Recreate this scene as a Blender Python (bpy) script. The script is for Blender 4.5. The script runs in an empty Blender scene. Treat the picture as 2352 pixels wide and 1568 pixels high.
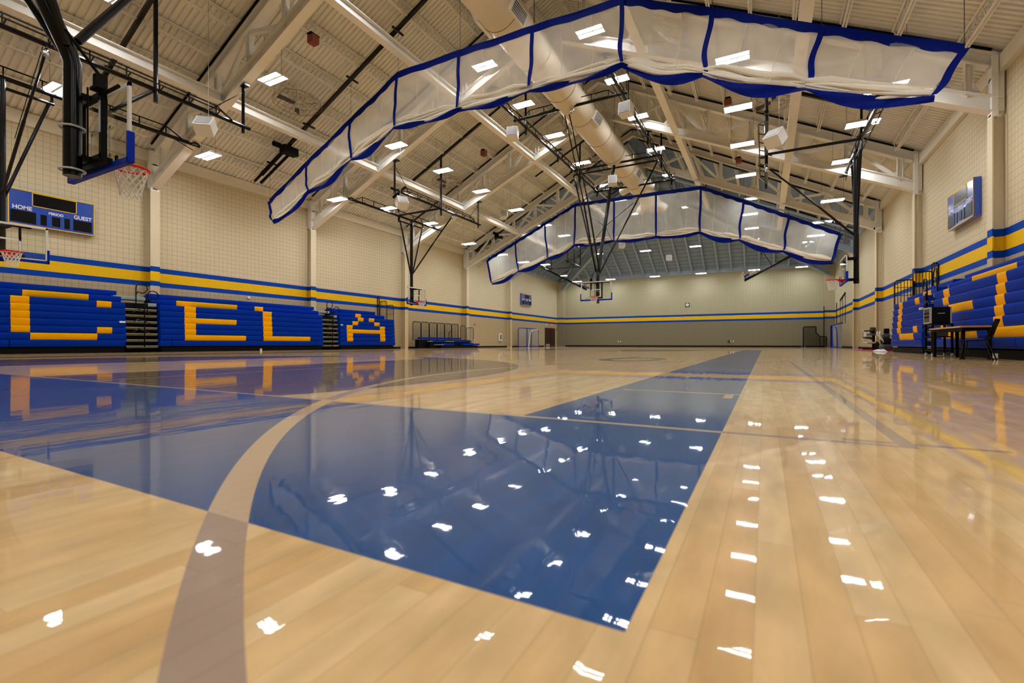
import bpy, bmesh, math, random
from mathutils import Vector, Matrix
random.seed(7)
SC = bpy.context.scene
COL = SC.collection
R = math.radians

# ------------------------------------------------------------------ camera, world, exposure
cam_d = bpy.data.cameras.new('camera')
cam = bpy.data.objects.new('camera', cam_d); COL.objects.link(cam)
cam.location = (8.65, 0.0, 0.35)
cam.rotation_euler = (R(90), 0, math.atan(581 / 1085.0))
cam_d.sensor_width = 36.0
cam_d.lens = 36.0 * 1085.0 / 2352.0
cam_d.shift_y = 5.0 / 2352.0
cam_d.clip_start = 0.02; cam_d.clip_end = 300
cam_d.dof.use_dof = True
cam_d.dof.focus_distance = 9.0
cam_d.dof.aperture_fstop = 3.2
SC.camera = cam
w = bpy.data.worlds.new('world'); SC.world = w; w.use_nodes = True
w.node_tree.nodes['Background'].inputs[0].default_value = (0.02, 0.02, 0.02, 1)
w.node_tree.nodes['Background'].inputs[1].default_value = 0.0
SC.view_settings.view_transform = 'Standard'
SC.view_settings.look = 'None'
SC.view_settings.gamma = 1.0
SC.view_settings.exposure = 0.77
try: SC.view_settings.use_curve_mapping = False
except Exception: pass
cy = SC.cycles
cy.use_light_tree = False; cy.debug_use_spatial_splits = True
cy.max_bounces = 5; cy.diffuse_bounces = 3; cy.glossy_bounces = 2; cy.transmission_bounces = 2
cy.transparent_max_bounces = 8
cy.use_adaptive_sampling = True; cy.adaptive_threshold = 0.1; cy.adaptive_min_samples = 16; cy.time_limit = 1000
cy.sample_clamp_indirect = 4.0
cy.caustics_reflective = False; cy.caustics_refractive = False
cy.use_denoising = True
LAMP = 40.0          # strength of every lamp lens

# ------------------------------------------------------------------ materials
def lin(hexs):
    hexs = hexs.lstrip('#')
    out = []
    for i in (0, 2, 4):
        c = int(hexs[i:i + 2], 16) / 255.0
        out.append(c / 12.92 if c <= 0.04045 else ((c + 0.055) / 1.055) ** 2.4)
    return tuple(out) + (1.0,)

def mat(name, col, rough=0.5, metal=0.0, coat=0.0, bump=0.0, bscale=40, var=0.0, spec=0.5):
    m = bpy.data.materials.new(name); m.use_nodes = True
    nt = m.node_tree; b = nt.nodes['Principled BSDF']
    b.inputs['Base Color'].default_value = lin(col)
    b.inputs['Roughness'].default_value = rough
    b.inputs['Metallic'].default_value = metal
    b.inputs['Coat Weight'].default_value = coat
    b.inputs['Coat Roughness'].default_value = 0.08
    b.inputs['Specular IOR Level'].default_value = spec
    tc = nt.nodes.new('ShaderNodeTexCoord')
    nz = nt.nodes.new('ShaderNodeTexNoise'); nz.inputs['Scale'].default_value = bscale
    nt.links.new(tc.outputs['Object'], nz.inputs['Vector'])
    if bump:
        bp = nt.nodes.new('ShaderNodeBump'); bp.inputs['Strength'].default_value = bump
        bp.inputs['Distance'].default_value = 0.01
        nt.links.new(nz.outputs[0], bp.inputs['Height']); nt.links.new(bp.outputs[0], b.inputs['Normal'])
    v = var if var else 0.04
    mx = nt.nodes.new('ShaderNodeMix'); mx.data_type = 'RGBA'; mx.blend_type = 'MULTIPLY'
    mx.inputs[0].default_value = 1.0
    mr = nt.nodes.new('ShaderNodeMapRange'); mr.inputs[3].default_value = 1 - v; mr.inputs[4].default_value = 1 + v
    nt.links.new(nz.outputs[0], mr.inputs[0])
    mx.inputs[6].default_value = lin(col)
    nt.links.new(mr.outputs[0], mx.inputs[7])
    nt.links.new(mx.outputs[2], b.inputs['Base Color'])
    return m

def emis(name, col, s):
    m = bpy.data.materials.new(name); m.use_nodes = True
    nt = m.node_tree; nt.nodes.clear()
    e = nt.nodes.new('ShaderNodeEmission'); e.inputs[0].default_value = lin(col); e.inputs[1].default_value = s
    o = nt.nodes.new('ShaderNodeOutputMaterial'); nt.links.new(e.outputs[0], o.inputs[0])
    return m

class X:
    """tiny expression helper over math nodes"""
    nt = None
    def __init__(s, sock): s.s = sock
    @staticmethod
    def n(op, *a):
        nd = X.nt.nodes.new('ShaderNodeMath'); nd.operation = op
        for i, v in enumerate(a):
            if isinstance(v, X): X.nt.links.new(v.s, nd.inputs[i])
            else: nd.inputs[i].default_value = v
        return X(nd.outputs[0])
    def __add__(s, o): return X.n('ADD', s, o)
    def __sub__(s, o): return X.n('SUBTRACT', s, o)
    def __rsub__(s, o): return X.n('SUBTRACT', o, s)
    def __mul__(s, o): return X.n('MULTIPLY', s, o)
    def __truediv__(s, o): return X.n('DIVIDE', s, o)
    def abs(s): return X.n('ABSOLUTE', s)
    def floor(s): return X.n('FLOOR', s)
    def frac(s): return X.n('FRACT', s)
    def lt(s, v): return X.n('LESS_THAN', s, v)
    def gt(s, v): return X.n('GREATER_THAN', s, v)
    def max(s, o): return X.n('MAXIMUM', s, o)
    def min(s, o): return X.n('MINIMUM', s, o)
    def inv(s): return 1.0 - s

def between(v, a, b): return v.gt(a) * v.lt(b)
def mixc(nt, fac, a, b):
    nd = nt.nodes.new('ShaderNodeMix'); nd.data_type = 'RGBA'
    if isinstance(fac, X): nt.links.new(fac.s, nd.inputs[0])
    else: nd.inputs[0].default_value = fac
    for i, v in ((6, a), (7, b)):
        if isinstance(v, tuple): nd.inputs[i].default_value = v
        else: nt.links.new(v, nd.inputs[i])
    return nd.outputs[2]
def mulc(nt, a, val):
    nd = nt.nodes.new('ShaderNodeMix'); nd.data_type = 'RGBA'; nd.blend_type = 'MULTIPLY'
    nd.inputs[0].default_value = 1.0
    if isinstance(a, tuple): nd.inputs[6].default_value = a
    else: nt.links.new(a, nd.inputs[6])
    nt.links.new(val.s, nd.inputs[7])
    return nd.outputs[2]

def xyz(nt):
    tc = nt.nodes.new('ShaderNodeTexCoord'); sp = nt.nodes.new('ShaderNodeSeparateXYZ')
    nt.links.new(tc.outputs['Object'], sp.inputs[0])
    X.nt = nt
    return tc, X(sp.outputs[0]), X(sp.outputs[1]), X(sp.outputs[2])

def floor_material():
    m = bpy.data.materials.new('polished_maple_court'); m.use_nodes = True
    nt = m.node_tree; b = nt.nodes['Principled BSDF']
    tc, x, y, z = xyz(nt)
    # planks run along y
    pw = 0.0572
    ix = (x / pw).floor()
    wn = nt.nodes.new('ShaderNodeTexWhiteNoise'); wn.noise_dimensions = '1D'
    nt.links.new(ix.s, wn.inputs['W'])
    sh = X(wn.outputs['Value'])
    L = 0.9
    iy = (y / L + sh * 7.3).floor()
    cb = nt.nodes.new('ShaderNodeCombineXYZ')
    nt.links.new(ix.s, cb.inputs[0]); nt.links.new(iy.s, cb.inputs[1])
    w2 = nt.nodes.new('ShaderNodeTexWhiteNoise'); w2.noise_dimensions = '2D'
    nt.links.new(cb.outputs[0], w2.inputs['Vector'])
    tone = X(w2.outputs['Value'])
    # grain
    mp = nt.nodes.new('ShaderNodeMapping'); mp.inputs['Scale'].default_value = (38, 2.2, 1)
    nt.links.new(tc.outputs['Object'], mp.inputs[0])
    g = nt.nodes.new('ShaderNodeTexNoise'); g.inputs['Scale'].default_value = 1.0; g.inputs['Detail'].default_value = 5
    nt.links.new(mp.outputs[0], g.inputs['Vector'])
    grain = X(g.outputs[0])
    mp2 = nt.nodes.new('ShaderNodeMapping'); mp2.inputs['Scale'].default_value = (16, 5, 1)
    nt.links.new(tc.outputs['Object'], mp2.inputs[0])
    g2 = nt.nodes.new('ShaderNodeTexNoise'); g2.inputs['Scale'].default_value = 1.0; g2.inputs['Detail'].default_value = 3
    nt.links.new(mp2.outputs[0], g2.inputs['Vector'])
    blotch = X(g2.outputs[0])
    fx = (x / pw).frac()
    seam = fx.lt(0.022).max((y / L + sh * 7.3).frac().lt(0.0016))
    light = lin('#EBCC96'); dark = lin('#D0A05A')
    wood = mixc(nt, (tone * 0.5 + grain * 0.35 + 0.03), light, dark)
    wood = mulc(nt, wood, (blotch * 0.7 + 0.66))
    shade = (tone * 0.16 + 0.92) * (grain * 0.2 + 0.9)
    # --- court markings
    def box(x0, x1, y0, y1): return between(x, x0, x1) * between(y, y0, y1)
    def dist(cx, cyy):
        a = x - cx; c = y - cyy
        return X.n('SQRT', a * a + c * c)
    ax = x.abs()
    apron = ax.lt(8.5) * between(y, 0.57, 29.2) * (ax.lt(7.61) * between(y, 2.06, 27.7)).inv()
    yy = (y - 14.88).abs()                 # distance from half court line
    dk = X.n('SQRT', x * x + (yy - 11.22) * (yy - 11.22))
    key = ax.lt(1.8) * between(yy, 6.98, 12.82)
    ftc = X.n('SQRT', x * x + (yy - 6.98) * (yy - 6.98)).lt(1.8)
    arc = dk.lt(6.0) * yy.lt(12.82) * ax.lt(7.61) * key.inv() * ftc.inv()
    blue = apron
    stain = arc
    # emblem ring beside the sideline
    e1 = ((x - 6.05) / 0.7); e2 = ((y - 10.6) / 1.3)
    er = X.n('SQRT', e1 * e1 + e2 * e2)
    emblem = between(er, 0.62, 1.0).max(between(x, 5.6, 5.78) * between(y, 10.4, 12.6))
    emblem = emblem * (between(x, 6.2, 6.75) * between(y, 10.55, 10.9)).inv()
    # thin lines of the cross courts
    ln = between(dist(11.1, 5.3), 5.79, 5.87).max(between(dist(-11.1, 5.3), 5.79, 5.87))
    ln = ln * x.abs().lt(9.0)
    vol = between(ax, 9.055, 9.105) * between(y, 2.03, 10.95)
    vol = vol.max(ax.lt(9.105) * between((y - 6.47).abs(), 4.41, 4.45))
    vol = vol.max(between(ax, 3.03, 3.075) * between(y, 2.04, 10.9))
    vol = vol.max(between((ax - 9.9).abs(), 0.55, 1.0) * between(y, 2.08, 2.12))
    inb = between(x, 7.69, 8.51) * between(y, 3.575, 3.615)
    inb = inb.max(between(x, 7.69, 8.56) * between(y, 7.05, 7.09))
    inb = inb.max(between(x, 8.41, 8.465) * between(y, 3.32, 3.56))
    lines = ln.max(vol)
    yel = between(ax, 9.24, 9.295) * between(y, -4.0, 24.0)
    darkarea = blue.max(stain)
    online_dark = (lines.max(inb)) * darkarea
    brown = lines * darkarea.inv() 
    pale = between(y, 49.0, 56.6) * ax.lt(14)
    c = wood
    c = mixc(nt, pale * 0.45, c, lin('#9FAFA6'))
    c = mixc(nt, yel * 0.8, c, lin('#E9C46A'))
    c = mixc(nt, brown * 0.9, c, lin('#A48D7C'))
    c = mixc(nt, emblem * 0.9, c, lin('#3E3A30'))
    stc = mulc(nt, lin('#54432F'), shade)
    c = mixc(nt, stain * 0.92, c, stc)
    blc = mulc(nt, lin('#004A88'), (shade * 0.7 + blotch * 0.5))
    c = mixc(nt, blue, c, blc)
    c = mixc(nt, online_dark * 0.95, c, lin('#CDB18C'))
    c = mixc(nt, seam * 0.32, c, lin('#5A3F20'))
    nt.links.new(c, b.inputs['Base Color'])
    b.inputs['Roughness'].default_value = 0.32
    b.inputs['Specular IOR Level'].default_value = 0.08
    b.inputs['Coat Weight'].default_value = 0.8
    b.inputs['Coat IOR'].default_value = 1.25
    b.inputs['Coat Roughness'].default_value = 0.02
    # gently uneven lacquer over cupped planks
    n3 = nt.nodes.new('ShaderNodeTexNoise'); n3.inputs['Scale'].default_value = 1.0; n3.inputs['Detail'].default_value = 2
    mp3 = nt.nodes.new('ShaderNodeMapping'); mp3.inputs['Scale'].default_value = (17.5, 4.0, 1)
    nt.links.new(tc.outputs['Object'], mp3.inputs[0]); nt.links.new(mp3.outputs[0], n3.inputs['Vector'])
    cup = (fx - 0.5) * (fx - 0.5)
    hgt = X(n3.outputs[0]) * 0.34 + cup * 0.25 + (tone - 0.5) * fx * 0.3 - seam * 0.05
    bp = nt.nodes.new('ShaderNodeBump'); bp.inputs['Strength'].default_value = 0.2
    bp.inputs['Distance'].default_value = 0.004
    nt.links.new(hgt.s, bp.inputs['Height'])
    nt.links.new(bp.outputs[0], b.inputs['Coat Normal'])
    return m

S0, S1, S2, S3 = 2.85, 3.06, 3.47, 3.69        # stripe heights
def wall_material(name, axis, upper='#D9CBA9', lower='#BBA884', grid=True):
    m = bpy.data.materials.new(name); m.use_nodes = True
    nt = m.node_tree; b = nt.nodes['Principled BSDF']
    tc, x, y, z = xyz(nt)
    h = x if axis == 'x' else y
    nz = nt.nodes.new('ShaderNodeTexNoise'); nz.inputs['Scale'].default_value = 9; nz.inputs['Detail'].default_value = 6
    nt.links.new(tc.outputs['Object'], nz.inputs['Vector'])
    c = mixc(nt, z.lt(S0), lin(upper), lin(lower))
    st = between(z, S0, S3)
    c = mixc(nt, st, c, lin('#0445AC'))
    c = mixc(nt, between(z, S1, S2), c, lin('#F2C11C'))
    c = mulc(nt, c, X(nz.outputs[0]) * 0.12 + 0.94)
    if grid:
        g = 0.2073
        j = (h / g).frac().lt(0.05).max((z / g).frac().lt(0.05))
        c = mixc(nt, j * (between(z, S1 + .01, S2 - .01).inv() * 0.5 + 0.02), c, lin('#4A3A20'))
        bp = nt.nodes.new('ShaderNodeBump'); bp.inputs['Strength'].default_value = 0.4; bp.inputs['Distance'].default_value = 0.004
        hh = j.inv() * 1.0 + X(nz.outputs[0]) * 0.8
        nt.links.new(hh.s, bp.inputs['Height']); nt.links.new(bp.outputs[0], b.inputs['Normal'])
    nt.links.new(c, b.inputs['Base Color'])
    b.inputs['Roughness'].default_value = 0.55
    b.inputs['Specular IOR Level'].default_value = 0.08
    return m

def net_material(name, col, fac):
    m = bpy.data.materials.new(name); m.use_nodes = True
    nt = m.node_tree; b = nt.nodes['Principled BSDF']
    out = nt.nodes['Material Output']
    b.inputs['Base Color'].default_value = lin(col); b.inputs['Roughness'].default_value = 0.8
    b.inputs['Specular IOR Level'].default_value = 0.1
    tl = nt.nodes.new('ShaderNodeBsdfTranslucent'); tl.inputs[0].default_value = lin(col)
    ad = nt.nodes.new('ShaderNodeMixShader'); ad.inputs[0].default_value = 0.5
    nt.links.new(b.outputs[0], ad.inputs[1]); nt.links.new(tl.outputs[0], ad.inputs[2])
    tr = nt.nodes.new('ShaderNodeBsdfTransparent')
    mx = nt.nodes.new('ShaderNodeMixShader')
    tc = nt.nodes.new('ShaderNodeTexCoord')
    nz = nt.nodes.new('ShaderNodeTexNoise'); nz.inputs['Scale'].default_value = 1.2
    nt.links.new(tc.outputs['Object'], nz.inputs['Vector'])
    X.nt = nt
    f = X(nz.outputs[0]) * 0.2 + (fac - 0.1)
    nt.links.new(f.s, mx.inputs[0])
    nt.links.new(tr.outputs[0], mx.inputs[1]); nt.links.new(ad.outputs[0], mx.inputs[2])
    nt.links.new(mx.outputs[0], out.inputs[0])
    return m

def glass_material():
    m = bpy.data.materials.new('clear_glass'); m.use_nodes = True
    nt = m.node_tree; nt.nodes.clear()
    out = nt.nodes.new('ShaderNodeOutputMaterial')
    tr = nt.nodes.new('ShaderNodeBsdfTransparent'); tr.inputs[0].default_value = (0.95, 0.972, 0.955, 1)
    gl = nt.nodes.new('ShaderNodeBsdfGlossy'); gl.inputs['Roughness'].default_value = 0.02
    lw = nt.nodes.new('ShaderNodeLayerWeight'); X.nt = nt
    fr_ = X.n('POWER', X(lw.outputs['Facing']), 4.0) * 0.6 + 0.03
    mx = nt.nodes.new('ShaderNodeMixShader')
    nt.links.new(fr_.s, mx.inputs[0]); nt.links.new(tr.outputs[0], mx.inputs[1]); nt.links.new(gl.outputs[0], mx.inputs[2])
    nt.links.new(mx.outputs[0], out.inputs[0])
    return m

M = dict(
    floor=floor_material(),
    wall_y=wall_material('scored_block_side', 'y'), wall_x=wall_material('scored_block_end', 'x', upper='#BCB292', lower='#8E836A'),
    column=wall_material('painted_steel_column', 'x', grid=False, upper='#E0D3B4', lower='#CDBB96'),
    deck=mat('cream_roof_deck', '#F1EEE2', 0.6), steel=mat('cream_steel', '#F5F2E8', 0.6, spec=0.25),
    joist=mat('cream_joist_steel', '#F2EEE2', 0.65, spec=0.2),
    hip=mat('cool_light_hip_deck', '#95A6BE', 0.6, spec=0.2), hipsteel=mat('cool_light_hip_steel', '#A8B8CC', 0.6, spec=0.2),  # blue-grey puts the cooler light of the far bays into the colour
    fascia=mat('cream_eave_board', '#E6DFCA', 0.6),
    duct=mat('cream_duct', '#E6DAC0', 0.5, spec=0.2), ductseam=mat('duct_seam', '#8F7B55', 0.5),
    white=mat('white_enamel', '#E6E4DC', 0.4), grey=mat('light_grey_metal', '#B9BBBC', 0.35, 0.3),
    chrome=mat('chrome', '#D5D5D5', 0.15, 1.0), darkgrey=mat('dark_grey', '#3A3B3D', 0.5),
    black=mat('gloss_black_steel', '#030408', 0.22, spec=0.3), matt=mat('matt_black', '#040405', 0.7, spec=0.15),
    shadow_black=mat('flat_shadow_black', '#080604', 0.6, spec=0.1),
    bpad=mat('royal_blue_padding', '#002CA8', 0.45, spec=0.1), blue=mat('royal_blue_seat_plastic', '#0031A4', 0.45, spec=0.05),
    gold=mat('gold_seat_plastic', '#F9B200', 0.45, spec=0.08), navy=mat('navy_vinyl', '#021878', 0.5, spec=0.08),
    red=mat('red_rim_enamel', '#DC1408', 0.45, spec=0.15), rope=mat('white_net_cord', '#E9E4DA', 0.8),
    alu=mat('mill_aluminium', '#B8BAA8', 0.35, 0.6), alugold=mat('brassy_aluminium', '#A8A060', 0.4, 0.5),
    greyplastic=mat('grey_moulded_plastic', '#8FA0A6', 0.5),
    sbblue=mat('scoreboard_blue', '#1048B4', 0.25, coat=0.8), sbblack=mat('scoreboard_black', '#020203', 0.3, spec=0.2),
    sbyellow=mat('scoreboard_yellow', '#F2C61E', 0.5), letter=mat('white_lettering', '#F2F4F4', 0.5),
    woodtop=mat('oak_laminate', '#C8935A', 0.4), doorwood=mat('dark_brown_door', '#3A1C10', 0.5),
    redbox=mat('red_brown_box', '#8A4030', 0.6), rubber=mat('black_rubber_base', '#05060A', 0.6, spec=0.1),
    matred=mat('red_mat', '#B01018', 0.6), matblue=mat('light_blue_mat', '#2E78C8', 0.6),
    towel=mat('white_towel', '#E2E0D8', 0.9), glass=glass_material(),
    net=net_material('cream_mesh_curtain', '#FFFAEE', 0.38), mesh=net_material('fine_black_mesh', '#20241C', 0.55),
    goalnet=net_material('white_goal_mesh', '#CFCFD0', 0.5),
    gather=mat('gathered_cream_mesh', '#F4ECD8', 0.85, bump=0.3, bscale=12), 
    lamp=emis('lamp_lens', '#FAFBFF', LAMP), lampcool=emis('cool_lamp_lens', '#EEF6FF', LAMP * 0.82),
    exitred=emis('exit_sign_face', '#D83020', 1.2),
)

# ------------------------------------------------------------------ mesh helpers
class MB:
    def __init__(s): s.v = []; s.f = []
    def quad(s, *p):
        n = len(s.v); s.v += [tuple(q) for q in p]; s.f.append(tuple(range(n, n + len(p)))); return s
    def box(s, x0, x1, y0, y1, z0, z1):
        n = len(s.v)
        s.v += [(x0, y0, z0), (x1, y0, z0), (x1, y1, z0), (x0, y1, z0), (x0, y0, z1), (x1, y0, z1), (x1, y1, z1), (x0, y1, z1)]
        for q in ((0, 3, 2, 1), (4, 5, 6, 7), (0, 1, 5, 4), (1, 2, 6, 5), (2, 3, 7, 6), (3, 0, 4, 7)): s.f.append(tuple(n + i for i in q))
        return s
    def prof(s, p0, p1, pts, up=(0, 0, 1)):
        """sweep a closed profile (side, up) from p0 to p1"""
        p0 = Vector(p0); p1 = Vector(p1); d = (p1 - p0).normalized(); u = Vector(up)
        sd = d.cross(u)
        if sd.length < 1e-5: sd = d.cross(Vector((1, 0, 0)))
        sd.normalize(); u = sd.cross(d).normalized()
        n = len(s.v); k = len(pts)
        for p in (p0, p1):
            for a, b in pts: s.v.append(tuple(p + sd * a + u * b))
        for i in range(k):
            j = (i + 1) % k; s.f.append((n + i, n + j, n + k + j, n + k + i))
        s.f.append(tuple(n + i for i in reversed(range(k)))); s.f.append(tuple(n + k + i for i in range(k)))
        return s
    def bar(s, p0, p1, wd, ht, up=(0, 0, 1)):
        a, b = wd / 2, ht / 2
        return s.prof(p0, p1, [(-a, -b), (a, -b), (a, b), (-a, b)], up)
    def ibeam(s, p0, p1, wd, ht, t=0.03, up=(0, 0, 1)):
        a, b = wd / 2, ht / 2
        pts = [(-a, -b), (a, -b), (a, -b + t), (t / 2, -b + t), (t / 2, b - t), (a, b - t), (a, b), (-a, b), (-a, b - t), (-t / 2, b - t), (-t / 2, -b + t), (-a, -b + t)]
        return s.prof(p0, p1, pts, up)
    def tube(s, pts, r, n=8, closed=False, caps=True):
        pts = [Vector(p) for p in pts]; k = len(pts); base = len(s.v)
        prev = None
        for i, p in enumerate(pts):
            if closed: d = (pts[(i + 1) % k] - pts[i - 1]).normalized()
            else: d = (pts[min(i + 1, k - 1)] - pts[max(i - 1, 0)]).normalized()
            if prev is None:
                a = Vector((0, 0, 1)) if abs(d.z) < 0.9 else Vector((1, 0, 0))
                prev = d.cross(a).normalized()
            prev = (prev - d * prev.dot(d))
            if prev.length < 1e-6: prev = d.orthogonal()
            prev.normalize(); q = d.cross(prev)
            rr = r[i] if isinstance(r, (list, tuple)) else r
            for j in range(n):
                t = 2 * math.pi * j / n
                s.v.append(tuple(p + prev * rr * math.cos(t) + q * rr * math.sin(t)))
        for i in range(k if closed else k - 1):
            i2 = (i + 1) % k
            for j in range(n):
                j2 = (j + 1) % n
                s.f.append((base + i * n + j, base + i * n + j2, base + i2 * n + j2, base + i2 * n + j))
        if not closed and caps:
            s.f.append(tuple(base + j for j in reversed(range(n)))); s.f.append(tuple(base + (k - 1) * n + j for j in range(n)))
        return s
    def lathe(s, prof, c=(0, 0, 0), n=16):
        base = len(s.v); k = len(prof)
        for j in range(n):
            t = 2 * math.pi * j / n
            for r_, z_ in prof: s.v.append((c[0] + r_ * math.cos(t), c[1] + r_ * math.sin(t), c[2] + z_))
        for j in range(n):
            j2 = (j + 1) % n
            for i in range(k - 1): s.f.append((base + j * k + i, base + j2 * k + i, base + j2 * k + i + 1, base + j * k + i + 1))
        return s
    def grid(s, fn, nu, nv):
        base = len(s.v)
        for i in range(nu + 1):
            for j in range(nv + 1): s.v.append(tuple(fn(i / nu, j / nv)))
        for i in range(nu):
            for j in range(nv):
                a = base + i * (nv + 1) + j; s.f.append((a, a + 1, a + nv + 2, a + nv + 1))
        return s
    def build(s, name, m, parent=None, smooth=False, bevel=0.0):
        me = bpy.data.meshes.new(name); me.from_pydata(s.v, [], s.f)
        bm = bmesh.new(); bm.from_mesh(me); bmesh.ops.recalc_face_normals(bm, faces=bm.faces); bm.to_mesh(me); bm.free()
        me.materials.append(m)
        if smooth:
            for p in me.polygons: p.use_smooth = True
            try: me.set_sharp_from_angle(angle=R(40))
            except Exception: pass
        o = bpy.data.objects.new(name, me); COL.objects.link(o)
        if parent is not None: o.parent = parent
        if bevel:
            bv = o.modifiers.new('bevel', 'BEVEL'); bv.width = bevel; bv.segments = 2; bv.limit_method = 'ANGLE'
        return o

def split_build(mb, name, m, parent=None, smooth=False, bevel=0.0):
    """one object per loose piece"""
    par = list(range(len(mb.v)))
    def fd(i):
        while par[i] != i: par[i] = par[par[i]]; i = par[i]
        return i
    for f in mb.f:
        for i in f[1:]: par[fd(f[0])] = fd(i)
    gr = {}
    for f in mb.f: gr.setdefault(fd(f[0]), []).append(f)
    out = []
    for fs in gr.values():
        idx = sorted({i for f in fs for i in f}); mp = {a: b for b, a in enumerate(idx)}
        q = MB(); q.v = [mb.v[i] for i in idx]; q.f = [tuple(mp[i] for i in f) for f in fs]
        out.append(q.build(name, m, parent, smooth, bevel))
    return out
def tag(o, label=None, cat=None, group=None, kind=None):
    if label: o['label'] = label
    if cat: o['category'] = cat
    if group: o['group'] = group
    if kind: o['kind'] = kind
    return o
def thing(name, loc, label, cat, group=None, rz=0):
    o = bpy.data.objects.new(name, None); COL.objects.link(o)
    o.location = loc; o.rotation_euler = (0, 0, rz); o.empty_display_size = 0.2
    return tag(o, label, cat, group)
def copy_tree(o, parent=None):
    c = o.copy(); COL.objects.link(c); c.parent = parent
    for ch in list(o.children): copy_tree(ch, c)
    return c
def struct(o): o['kind'] = 'structure'; return o
ORD = ['first', 'second', 'third', 'fourth', 'fifth', 'sixth', 'seventh', 'eighth', 'ninth', 'tenth', 'eleventh', 'twelfth', 'thirteenth']

# ------------------------------------------------------------------ room shell
XL, XR, Y0, Y1 = -15.05, 14.8, -9.5, 57.35
EAVE = 8.6
RIDGE, SL = 16.3, 0.505
def roof(x): return RIDGE - SL * abs(x)
struct(MB().box(XL - .4, XR + .4, Y0 - .4, Y1 + .4, -0.2, 0).build('floor', M['floor']))
struct(MB().box(XL - .3, XL, Y0 - .3, Y1 + .3, 0, 8.75).build('wall_left', M['wall_y']))
struct(MB().box(XR, XR + .3, Y0 - .3, Y1 + .3, 0, 8.85).build('wall_right', M['wall_y']))
struct(MB().box(XL, XR, Y1, Y1 + .3, 0, 8.75).build('wall_back', M['wall_x']))
mb = MB()
n = len(mb.v)
prof = [(XL, 0), (XR, 0), (XR, roof(XR)), (0, roof(0)), (XL, roof(XL))]
for yy in (Y0, Y0 - .3): mb.v += [(a, yy, b) for a, b in prof]
mb.f += [(0, 1, 2, 3, 4), (9, 8, 7, 6, 5)] + [(i, (i + 1) % 5, 5 + (i + 1) % 5, 5 + i) for i in range(5)]
struct(mb.build('wall_front', M['wall_x']))

HIPY = Y1 - 15.05      # where the ridge ends and the hip starts
def deck(side, mname, ya, yb, name):
    """ribbed deck on one slope, ribs running up the slope"""
    mb = MB(); p = 0.203; d = 0.065
    prof = [(0, 0), (0.10, 0), (0.118, d), (0.185, d), (0.203, 0)]
    k = 0; y = ya
    xe = XL if side < 0 else XR
    while y < yb:
        for i in range(4):
            a, b = y + prof[i][0], y + prof[i + 1][0]; za, zb = prof[i][1], prof[i + 1][1]
            xa = -max(0, a - HIPY) if side < 0 else max(0, a - HIPY)
            xb = -max(0, b - HIPY) if side < 0 else max(0, b - HIPY)
            if abs(xa) > abs(xe): break
            mb.quad((xe, a, roof(xe) + za), (xa, a, roof(xa) + za), (xb, b, roof(xb) + zb), (xe, b, roof(xe) + zb))
        y += p
    return struct(mb.build(name, M[mname]))
deck(-1, 'deck', Y0, 35.1, 'ceiling'); deck(1, 'deck', Y0, 35.1, 'ceiling')
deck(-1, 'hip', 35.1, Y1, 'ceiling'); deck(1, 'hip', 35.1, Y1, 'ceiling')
mb = MB()
t = 0.0
while t < 15.0:                                   # hip triangle of lapped panels
    t2 = min(t + 0.6, 15.05)
    za = roof(15.05) + SL * t; zb = roof(15.05) + SL * t2
    mb.quad((-(15.05 - t), Y1 - t, za), (15.05 - t, Y1 - t, za), (15.05 - t2, Y1 - t2, zb - .02), (-(15.05 - t2), Y1 - t2, zb - .02))
    t = t2
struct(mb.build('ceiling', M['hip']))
struct(MB().quad((XL - .3, Y0 - .3, 16.8), (XR + .3, Y0 - .3, 16.8), (XR + .3, Y1 + .3, 16.8), (XL - .3, Y1 + .3, 16.8)).build('ceiling', M['matt']))
# eave boards and base strips
for nm, a, b in (('trim_1', XL, XL + .16), ('trim_2', XR - .16, XR)):
    struct(MB().box(a, b, Y0, 34.9, EAVE - .35, roof(XL) + .02).build(nm, M['fascia']))
for nm, a, b in (('trim_3', XL, XL + .16), ('trim_4', XR - .16, XR)):
    struct(MB().box(a, b, 34.9, Y1, EAVE - .35, roof(XL) + .02).build(nm, M['hipsteel']))
struct(MB().box(XL, XR, Y1 - .16, Y1, 8.25, 8.75).build('trim_5', M['hipsteel']))
struct(MB().box(XL, XL + .03, Y0, 52.4, 0, .12).build('baseboard_left', M['rubber']))
struct(MB().box(XR - .03, XR, Y0, Y1, 0, .12).build('baseboard_right', M['rubber']))
struct(MB().box(XL, XR, Y1 - .03, Y1, 0, .14).build('baseboard_back', M['rubber']))
# corner piers
struct(MB().box(13.9, XR, Y1 - .8, Y1, 0, 8.25).build('trim_6', M['wall_x']))
struct(MB().box(XL, XL + .9, Y1 - .8, Y1, 0, 8.25).build('trim_7', M['wall_x']))

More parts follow.
